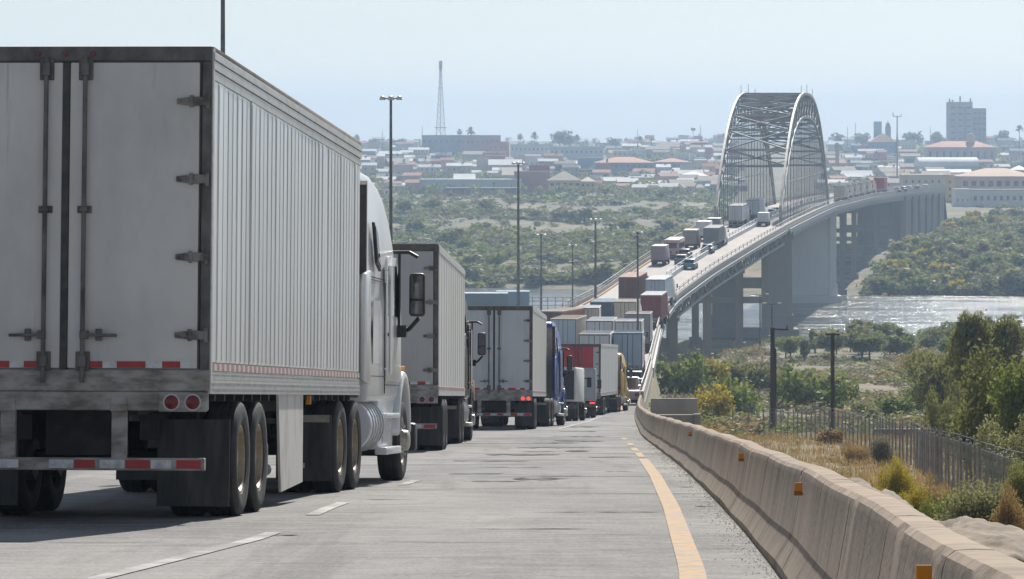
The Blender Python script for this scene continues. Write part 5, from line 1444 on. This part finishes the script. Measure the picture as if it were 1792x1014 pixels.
building('office_block', 'wide dark blue grey block on the skyline below the radio mast', 738, 876, 238, 276, 2620, 30, B_grey, rows=2, cols=14, wf=.4, hf=.35)
building('office_block', 'reddish brown half of the wide skyline block', 806, 874, 239.5, 276, 2612, 7.5, fm('far_red_brown', (.36,.19,.17)), rows=2, cols=8, wf=.4, hf=.35)
building('office_block', 'red building at the right end of the blue grey block', 853, 891, 250, 282, 2560, 20, B_red, rows=2, cols=4, wf=.3, hf=.3)
building('apartment_block', 'white apartment row right of the red building', 893, 960, 254, 284, 2480, 14, B_white, rows=2, cols=9, wf=.25, hf=.3)
building('apartment_block', 'second white apartment row stepping down to the right', 962, 1056, 258, 290, 2420, 14, B_lb, rows=2, cols=11, wf=.25, hf=.3)
building('warehouse', 'long low building with red framed bays below the town', 735, 912, 316, 346, 1680, 24, B_lb, rows=1, cols=14, wf=.55, hf=.4, wy=(.3,.5), winm=B_dk)
o, hw, H, dp = building('parking_hall', 'dark lower storey hall with red pillars in front of the long building', 780, 905, 331, 349, 1640, 20, B_dk)
for i in range(12): MB().box(-hw+2*hw*i/11-.35,-hw+2*hw*i/11+.35,-.4,-.003,-1,H-.6).build('pillar', B_red, o)
building('brick_block', 'purple brick block left of the yellow house', 900, 960, 302, 345, 1690, 25, B_purple, rows=1, cols=5, wf=.15, hf=.12)
building('brick_tower', 'raised brick upper storey on the purple block', 926, 962, 291, 303, 1705, 12, B_purple)
building('villa', 'yellow villa with hipped tan roof and dark windows', 960, 1016, 316, 346, 1660, 18, B_yel, 'hip', B_tan, rows=2, cols=5, wf=.62, hf=.42, ridge=4.2)
building('villa_wing', 'lower yellow wing right of the villa', 1016, 1042, 318, 344, 1675, 12, B_yel, 'hip', B_tan, rows=2, cols=3, wf=.4, hf=.35, ridge=2)
building('barracks', 'long dark blue grey building with terracotta roof in mid town', 1042, 1145, 285, 310, 2000, 22, B_grey, 'hip', B_terra, rows=2, cols=10, wf=.25, hf=.35, ridge=3)
building('apartment_block', 'pink white apartment block right of the dark terracotta roofed one', 1146, 1208, 284, 306, 2060, 16, B_pink, 'hip', B_terra, rows=3, cols=8, wf=.3, hf=.4, ridge=2)
building('warehouse', 'white warehouse beside the left foot of the arch', 1190, 1262, 318, 338, 1700, 20, B_lb, 'flat', B_roofw, rows=1, cols=5, wf=.3, hf=.3)
building('warehouse', 'low pale shed with a bright roof left of the white warehouse', 1080, 1190, 326, 339, 1720, 22, B_white, 'gable', B_roofw, ridge=2.4)
building('hotel', 'pale hall with white hipped roof above the sheds', 1190, 1240, 308, 318, 1800, 16, B_conc, 'hip', B_roofw, ridge=2.2)
building('tower_stub', 'beige square tower between two low roofs', 834, 854, 278, 312, 2050, 6, B_cream)
building('office_block', 'grey office with three windows under a white roof', 856, 912, 289, 305, 2040, 14, B_conc, 'gable', B_roofw, rows=1, cols=3, wf=.5, hf=.4, ridge=3)
building('shed', 'bright white gabled shed behind the long red framed building', 795, 830, 314, 322, 1800, 14, B_white, 'gable', B_roofw, ridge=2.6)
building('shed', 'cream gabled shed left of the purple brick block', 880, 912, 307, 322, 1780, 14, B_cream, 'gable', fm('far_cream_roof',(.72,.64,.5)), ridge=3.6)
# right of the bridge
o, hw, H, dp = building('tower_block', 'tall concrete tower block, tallest building on the right skyline', 1661, 1702, 180, 252, 2700, 18, B_conc, rows=6, cols=3, wf=.55, hf=.28, wy=(.12,.88))
for x_, hh in ((-hw+.8,2.4),(-hw+3,1.6),(0,4.2),(hw-1,2.6)): MB().box(x_-.5,x_+.5,4,5,H+.5,H+.5+hh).build('roof_mast', B_dk, o)
MB().box(hw-6.2,hw-4.4,-.2,.0,0,H-3).build('stair_slot', B_dk, o)
building('tower_block', 'lower concrete wing attached right of the tallest tower block', 1702.2, 1726, 191, 252, 2712, 16, fm('far_concrete_b',(.30,.25,.28)), rows=6, cols=3, wf=.7, hf=.3, wy=(.12,.88))
building('civic_hall', 'blue walled hall with orange hipped roof', 1524, 1570, 249, 264, 2520, 18, B_blue, 'hip', fm('far_orange',(.6,.3,.16)), rows=1, cols=6, wf=.3, hf=.3, ridge=6)
building('church_tower', 'square blue grey tower on the skyline right of the arch', 1530, 1543, 214, 245, 3000, 6, B_blue)
o, hw, H, dp = building('church_tower', 'domed church tower on the skyline', 1550, 1559, 224, 245, 3000, 5, B_dk)
MB().lathe_z([(hw*1.0,0),(hw*1.0,1),(hw*.7,3),(.2,4.2),(.15,6),(.001,6.1)], c=(0,2.5,H+.4), n=10).build('dome', B_dk, o)
o, hw, H, dp = building('long_hall', 'long pink hall with red roof and arched windows below the tower block', 1622, 1742, 258, 283, 2250, 20, B_pink, 'hip', B_terra, rows=1, cols=10, wf=.3, hf=.75, ridge=3.6)
MB().lathe_z([(2.6,0),(2.6,2.5),(2.3,4),(1.2,5.2),(.001,5.6)], c=(7,10,H+3), n=12).build('dome', B_cream, o)
building('vaulted_shed', 'white vaulted shed with bright roof', 1610, 1712, 291, 304, 1950, 26, B_lb, 'vault', B_roofw, ridge=4.5)
building('vaulted_shed', 'low white roofed shed right below the vaulted one', 1625, 1700, 302, 313, 1850, 14, B_white, 'gable', B_roofw, ridge=1.5)
building('terrace', 'cream row with small windows behind the bridge end', 1580, 1684, 308, 333, 1560, 14, B_cream, rows=1, cols=9, wf=.3, hf=.35, wy=(.5,.7))
o, hw, H, dp = building('mansion', 'large pink two storey building with hipped tan roof and arcades at the right edge', 1682, 1815, 309, 334, 1500, 22, B_pink, 'hip', fm('far_tan_roof',(.54,.38,.28)), rows=1, cols=9, wf=.55, hf=.6, wy=(.45,.55), ridge=3.2)
o, hw, H, dp = building('arcade_building', 'white lower storey with arched openings in front of the pink mansion', 1690, 1815, 334, 360, 1470, 12, B_white, rows=1, cols=11, wf=.42, hf=.5, wy=(.45,.55), roofm=B_pink)
building('annex', 'plain white annex left of the mansion storey', 1672, 1698, 333, 360, 1462, 10, B_white, rows=1, cols=3, wf=.14, hf=.3, wy=(.3,.4))
building('pavilion', 'small pavilion with white pyramid roof at the right edge', 1772, 1800, 298, 312, 1600, 10, B_pink, 'hip', B_roofw, ridge=2)
building('block', 'yellow narrow block beside the mansion', 1656, 1682, 308, 352, 1530, 10, B_yel, rows=3, cols=2, wf=.3, hf=.4)

# ordinary houses
GH = 'small houses of the hazy town'
hw_types = []
palette = [(B_white,B_roofw),(B_cream,B_roofw),(B_pink,B_terra),(B_white,B_terra),(B_tan,B_roofw),(B_conc,B_tan),(B_lb,B_roofw),(B_cream,B_tan)]
names = ['white house with bright flat pitched roof','cream house with bright roof','pink house with terracotta roof','white house with terracotta roof','tan house with bright roof','grey house with tan roof','pale blue house with bright roof','cream house with tan roof']
HM = []
for i, (a, b) in enumerate(palette):
    hw_ = 5.5; dp = 8; H = 3.6+.8*(i%3)
    wall = MB().box(-hw_,hw_,0,dp,-4,H).mesh('wall', a)
    rf = MB().prism_x([(-.5,H+.01),(dp+.5,H+.01),(dp/2,H+1.6+.3*(i%2))],-hw_-.4,hw_+.4).mesh('roof', b) if i % 3 else MB().box(-hw_-.2,hw_+.2,-.2,dp+.2,H+.01,H+.4).mesh('roof', b)
    wn = MB()
    wn = MB().box(-.7,.7,-.08,.05,-.7,.7).mesh('window', WINM)
    HM.append((wall, rf, wn, hw_, H))
nh = 0
taken = [(738,891,236,284),(893,1056,252,290),(735,1042,312,349),(1042,1210,283,311),(1661,1726,176,252),(1622,1742,255,283),(1610,1712,286,314),(1672,1815,300,362)]
while nh < 300:
    if random.random() < .70: p = random.uniform(560, 1285)
    else: p = random.uniform(1455, 1800)
    yb = 258+86*random.random()**.85
    if any(a-6 < p < b+6 and c < yb < e+1 for a, b, c, e in taken): continue
    d = at(p, yb, 1620, 3700); x = px(p, d)
    if p < 1285 and False: continue
    i = random.randrange(len(HM)); wall, rf, wn, hw_, H = HM[i]
    s = random.uniform(.55, 1.05)*(1+.2*(d > 2400)); sx = s*random.uniform(.7,1.35)
    side = 'left of the arch' if p < 1285 else 'right of the arch'
    row = 'near the floodplain' if d < 1900 else ('in mid town' if d < 2500 else 'close to the skyline')
    o = tag(empty('house', (x, d, gz(x, d)), (0,0,random.uniform(-.35,.35))), names[i]+' '+row+', '+('below the radio mast' if p < 860 else 'behind the middle lamp masts' if p < 1070 else 'just left of the arch' if p < 1285 else 'just right of the arch' if p < 1640 else 'by the tower block'), 'house', GH+' '+side+' '+row)
    inst('wall', wall, o, scale=(sx,s,s)); inst('roof', rf, o, scale=(sx,s,s))
    if d < 2300:
        for q in (-.55, 0, .55): inst('window', wn, o, (q*hw_*sx, 0, H*s*.55), scale=(s,s,s))
    nh += 1
# the rest of the town, past what is built house by house: one mass of small roofs and fronts
mm = MB(); cols_ = [B_white, B_cream, B_pink, B_tan, B_lb, B_red, B_purple, B_roofw, B_terra, B_yel, B_dk, B_blue]
for q in range(1200):
    p = random.uniform(-300, 1290) if random.random() < .78 else random.uniform(1450, 1830)
    yb = 250+88*random.random()
    if any(a-4 < p < b+4 and c < yb < e+3 for a, b, c, e in taken): continue
    d = at(p, yb, 1640, 3800); x = px(p, d); z = gz(x, d); hw_ = random.uniform(2, 7); dp = random.uniform(4, 9); H = random.choice([2.6,3,3.4,5.6,6.2,8.4]) if d > 1900 else random.uniform(2.4,3.4)
    mm.mat(random.choice([0,0,1,1,2,3,4,5,6,9,11])); mm.box(x-hw_,x+hw_,d,d+dp,z-3,z+H)
    rm2 = random.choice([7,7,7,8,3,10]); mm.mat(rm2)
    if random.random() < .5: mm.prism_x([(d-.4,z+H+.01),(d+dp+.4,z+H+.01),(d+dp/2,z+H+1.5)], x-hw_-.3, x+hw_+.3)
    else: mm.box(x-hw_-.15,x+hw_+.15,d-.15,d+dp+.15,z+H+.01,z+H+.35)
    if random.random() < .3: mm.mat(10); mm.cyl((x+hw_*.3,d+dp*.5,z+H+.3),(x+hw_*.3,d+dp*.5,z+H+2.2),.6,.6,n=6)
    mm.mat(10)
    k = int(hw_/1.3)
    for st in range(1 if H < 5 else 2):
        for i in range(k):
            xx = x-hw_+2*hw_*(i+.5)/k; mm.box(xx-.4,xx+.4,d-.08,d+.05,z+1+st*2.8,z+2.1+st*2.8)
tag(mm.build('far_houses', cols_, smooth=0), 'mass of small pale houses and roofs filling the hazy town', None, None, 'stuff')
# town trees: uncountable between the houses
pts = {'dark': [], 'olive': []}
for i in range(3200):
    p = random.uniform(-300, 1290) if random.random() < .78 else random.uniform(1450, 1830)
    yb = 247+98*random.random(); d = at(p, yb, 1600, 3900); x = px(p, d); h = random.uniform(2.5, 7.0)
    pts[random.choice(['dark','olive'])].append((x, d-3, gz(x, d-3), h, h*random.uniform(.7,1.5)))
for lf in pts: scatter('town_trees', pts[lf], 'bush', 50, .16, {'dark':'dark','olive':'olive green'}[lf]+' garden trees massed between the houses of the town', lf)
# skyline trees and palms
PM = None
def palm(p, yt, d, rad, label, group='palms on the skyline'):
    x = px(p, d); zb = gz(x, d); h = pz(yt, d)-zb-rad
    o = tag(empty('palm_tree', (x, d, zb)), label, 'palm', group)
    MB().cyl((0,0,-.5),(0,0,h),.35,.25,n=6).build('trunk', M_bark, o)
    m = MB(); r = random.Random(int(p))
    for i in range(46):
        a = r.uniform(0,6.28); e = r.uniform(-.9,1.4); c = Vector((math.cos(a)*math.cos(e), math.sin(a)*math.cos(e), math.sin(e)))
        L_ = rad*r.uniform(.85,1.1); sd_ = c.cross(Vector((0,0,1))).normalized()*.38*rad/2.4
        p0 = Vector((0,0,h)); p1 = p0+c*L_*.6; p2 = p0+c*L_+Vector((0,0,-.15*L_))
        m.add([p0, p1+sd_, p2, p1-sd_], [(0,1,2,3)])
    m.build('crown', LF['dark'], o, smooth=0)
for p, yt, rad, nm in ((624,234,3,'far left behind the white cab'),(804,224,3,'first right of the radio mast'),(824,219,4.6,'broad one above the blue grey block'),(936,229,4,'above the white apartment row'),(910,232,3.4,'above the red building end'),(1010,234,3,'above the second white row'),(1122,238,2.2,'in mid skyline right of the cypress'),(1140,239,2,'small one before the arch'),(1584,232,2,'right of the church towers'),(1784,217,4,'tall one at the right edge')):
    palm(p, yt, 2900, rad, 'skyline palm, '+nm)
for p, yt, h_, kind, nm in ((980,230,0,'round','broad dark skyline tree above the white rows'),(995,236,0,'round','smaller skyline tree right of the broad one'),(1120,236,0,'tall','slim cypress like tree on the skyline'),(1074,242,0,'round','low skyline tree in the middle'),(1170,246,0,'tall','slim dark tree below the skyline left of the arch'),(700,243,0,'round','skyline tree between the lamp mast and the grey block'),(655,243,0,'round','skyline tree behind the white cab'),(1600,231,0,'round','round skyline tree right of the antenna mast'),(1640,232,0,'round','broad skyline tree left of the tower block'),(1755,229,0,'round','wide skyline trees right of the tower block'),(1470,234,0,'round','skyline tree just right of the arch'),(1510,233,0,'round','second skyline tree right of the arch')):
    d = 2950; x = px(p, d); h = pz(yt, d)-gz(x, d)
    put_plant('tree', x, d, h*1.1, h*(.45 if kind == 'tall' else 1.15), kind, 'dark', 'far', nm, 'tree', 'trees on the skyline')
# dark tree clump by the warehouse
for p, yt, yb, wp, lb in ((1222,278,306,40,'big dark tree beside the pink white apartment block'),(1246,284,306,34,'dark tree right of the big one near the arch'),(1000,365,392,22,'single dark rounded tree on the floodplain')):
    d = at(p, yb, 1300, 2600); x = px(p, d); h = pz(yt, d)-gz(x, d)
    put_plant('tree', x, d, h, wp*d/F, 'round', 'dark', 'mid', lb, 'tree')

# radio mast: three tapering lattice legs, platforms and antenna drum
d = 2800; x = px(771, d); zb = gz(x, d); zt = pz(107, d); H = zt-zb
rm_ = tag(empty('radio_mast', (x, d, zb)), 'tall lattice radio mast on the skyline above the blue grey block', 'mast')
M_mast = pmat('mast_steel', (.32,.27,.27), .6, .2)
def leg(i, t): # t 0..1
    w_ = 4.6*(1-t)**1.25*.95+.75; a = 2*math.pi*i/3+.5
    return Vector((math.cos(a)*w_, math.sin(a)*w_, H*t*.93))
T_ = np.linspace(0, 1, 15)
for i in range(3):
    m = MB()
    for a, b in zip(T_[:-1], T_[1:]): m.bar(leg(i,a), leg(i,b), .42)
    m.build('leg', M_mast, rm_, smooth=0)
m = MB()
for k_, (a, b) in enumerate(zip(T_[:-1], T_[1:])):
    for i in range(3):
        m.bar(leg(i,a), leg((i+1)%3,b), .2); m.bar(leg(i,b), leg((i+1)%3,b), .2)
m.build('lattice', M_mast, rm_, smooth=0)
MB().cyl((0,0,H*.90),(0,0,H),1.3,1.3,n=10).build('antenna_drum', M_mast, rm_)
for t, r_ in ((.3,4.4),(.76,1.8)): MB().lathe_z([(.6,0),(r_,0),(r_,.5),(.6,.5)], c=(0,0,H*.93*t), n=12).build('platform', M_mast, rm_)
# antenna mast right
d = 1700; x = px(1570, d); zb = gz(x, d); H = pz(203, d)-zb
am = tag(empty('antenna_mast', (x, d, zb)), 'slender antenna mast with forked top right of the arch', 'mast')
MB().cyl((0,0,-1),(0,0,H),.42,.22,n=8).build('pole', M_mast, am)
MB().bar((-1.9,0,H-.3),(1.9,0,H-.3),.28).bar((-1.8,0,H-.3),(-1.8,0,H+1.6),.3).bar((1.8,0,H-.3),(1.8,0,H+.9),.26).build('antenna_fork', M_mast, am)
for s in (-1,1): MB().bar((s*2.2,0,-1),(0,0,H*.85),.1).build('guy_wire', M_mast, am)
for p, yt, lb in ((1213,222,'cell mast with antenna crown left of the arch'),(1226,220,'plain thin mast right of the cell mast'),(1116,226,'faint thin mast over the slim cypress'),(739,221,'thin mast at the left end of the blue grey block'),(1483,222,'faint thin mast right of the arch'),(1497,216,'faint tall thin mast right of the arch'),(1628,222,'faint thin mast left of the tower block'),(669,228,'faint mast right of the near lamp mast'),(1465,250,'thick dark tower right behind the arch')):
    d = 2700 if p != 1465 else 2000; x = px(p, d); zb = gz(x, d); H = pz(yt, d)-zb
    o = tag(empty('mast', (x, d, zb)), lb, 'mast', 'thin masts on the skyline')
    MB().cyl((0,0,-1),(0,0,H),.32 if p != 1465 else 1.2,.2 if p != 1465 else 1.0,n=6).build('pole', M_mast, o)
    if p in (1213, 1465): MB().lathe_z([(.3,0),(1.6,.3),(1.6,2.2),(.3,2.6)], c=(0,0,H-3), n=8).build('antenna', M_mast, o)

# ------------------------------------------------------------------ haze
hz = MB().box(-2700, 2700, -60, 6990, -42, 78).build('haze', bpy.data.materials.new('haze'), smooth=0)
hm = hz.data.materials[0]; hm.use_nodes = True
n_ = hm.node_tree; n_.nodes.remove(n_.nodes['Principled BSDF'])
pv = n_.nodes.new('ShaderNodeVolumePrincipled'); pv.inputs['Color'].default_value = (.56,.76,1.0,1); pv.inputs['Density'].default_value = HAZE
pv.inputs['Anisotropy'].default_value = .25
n_.links.new(pv.outputs[0], n_.nodes['Material Output'].inputs['Volume'])
tag(hz, kind='stuff')
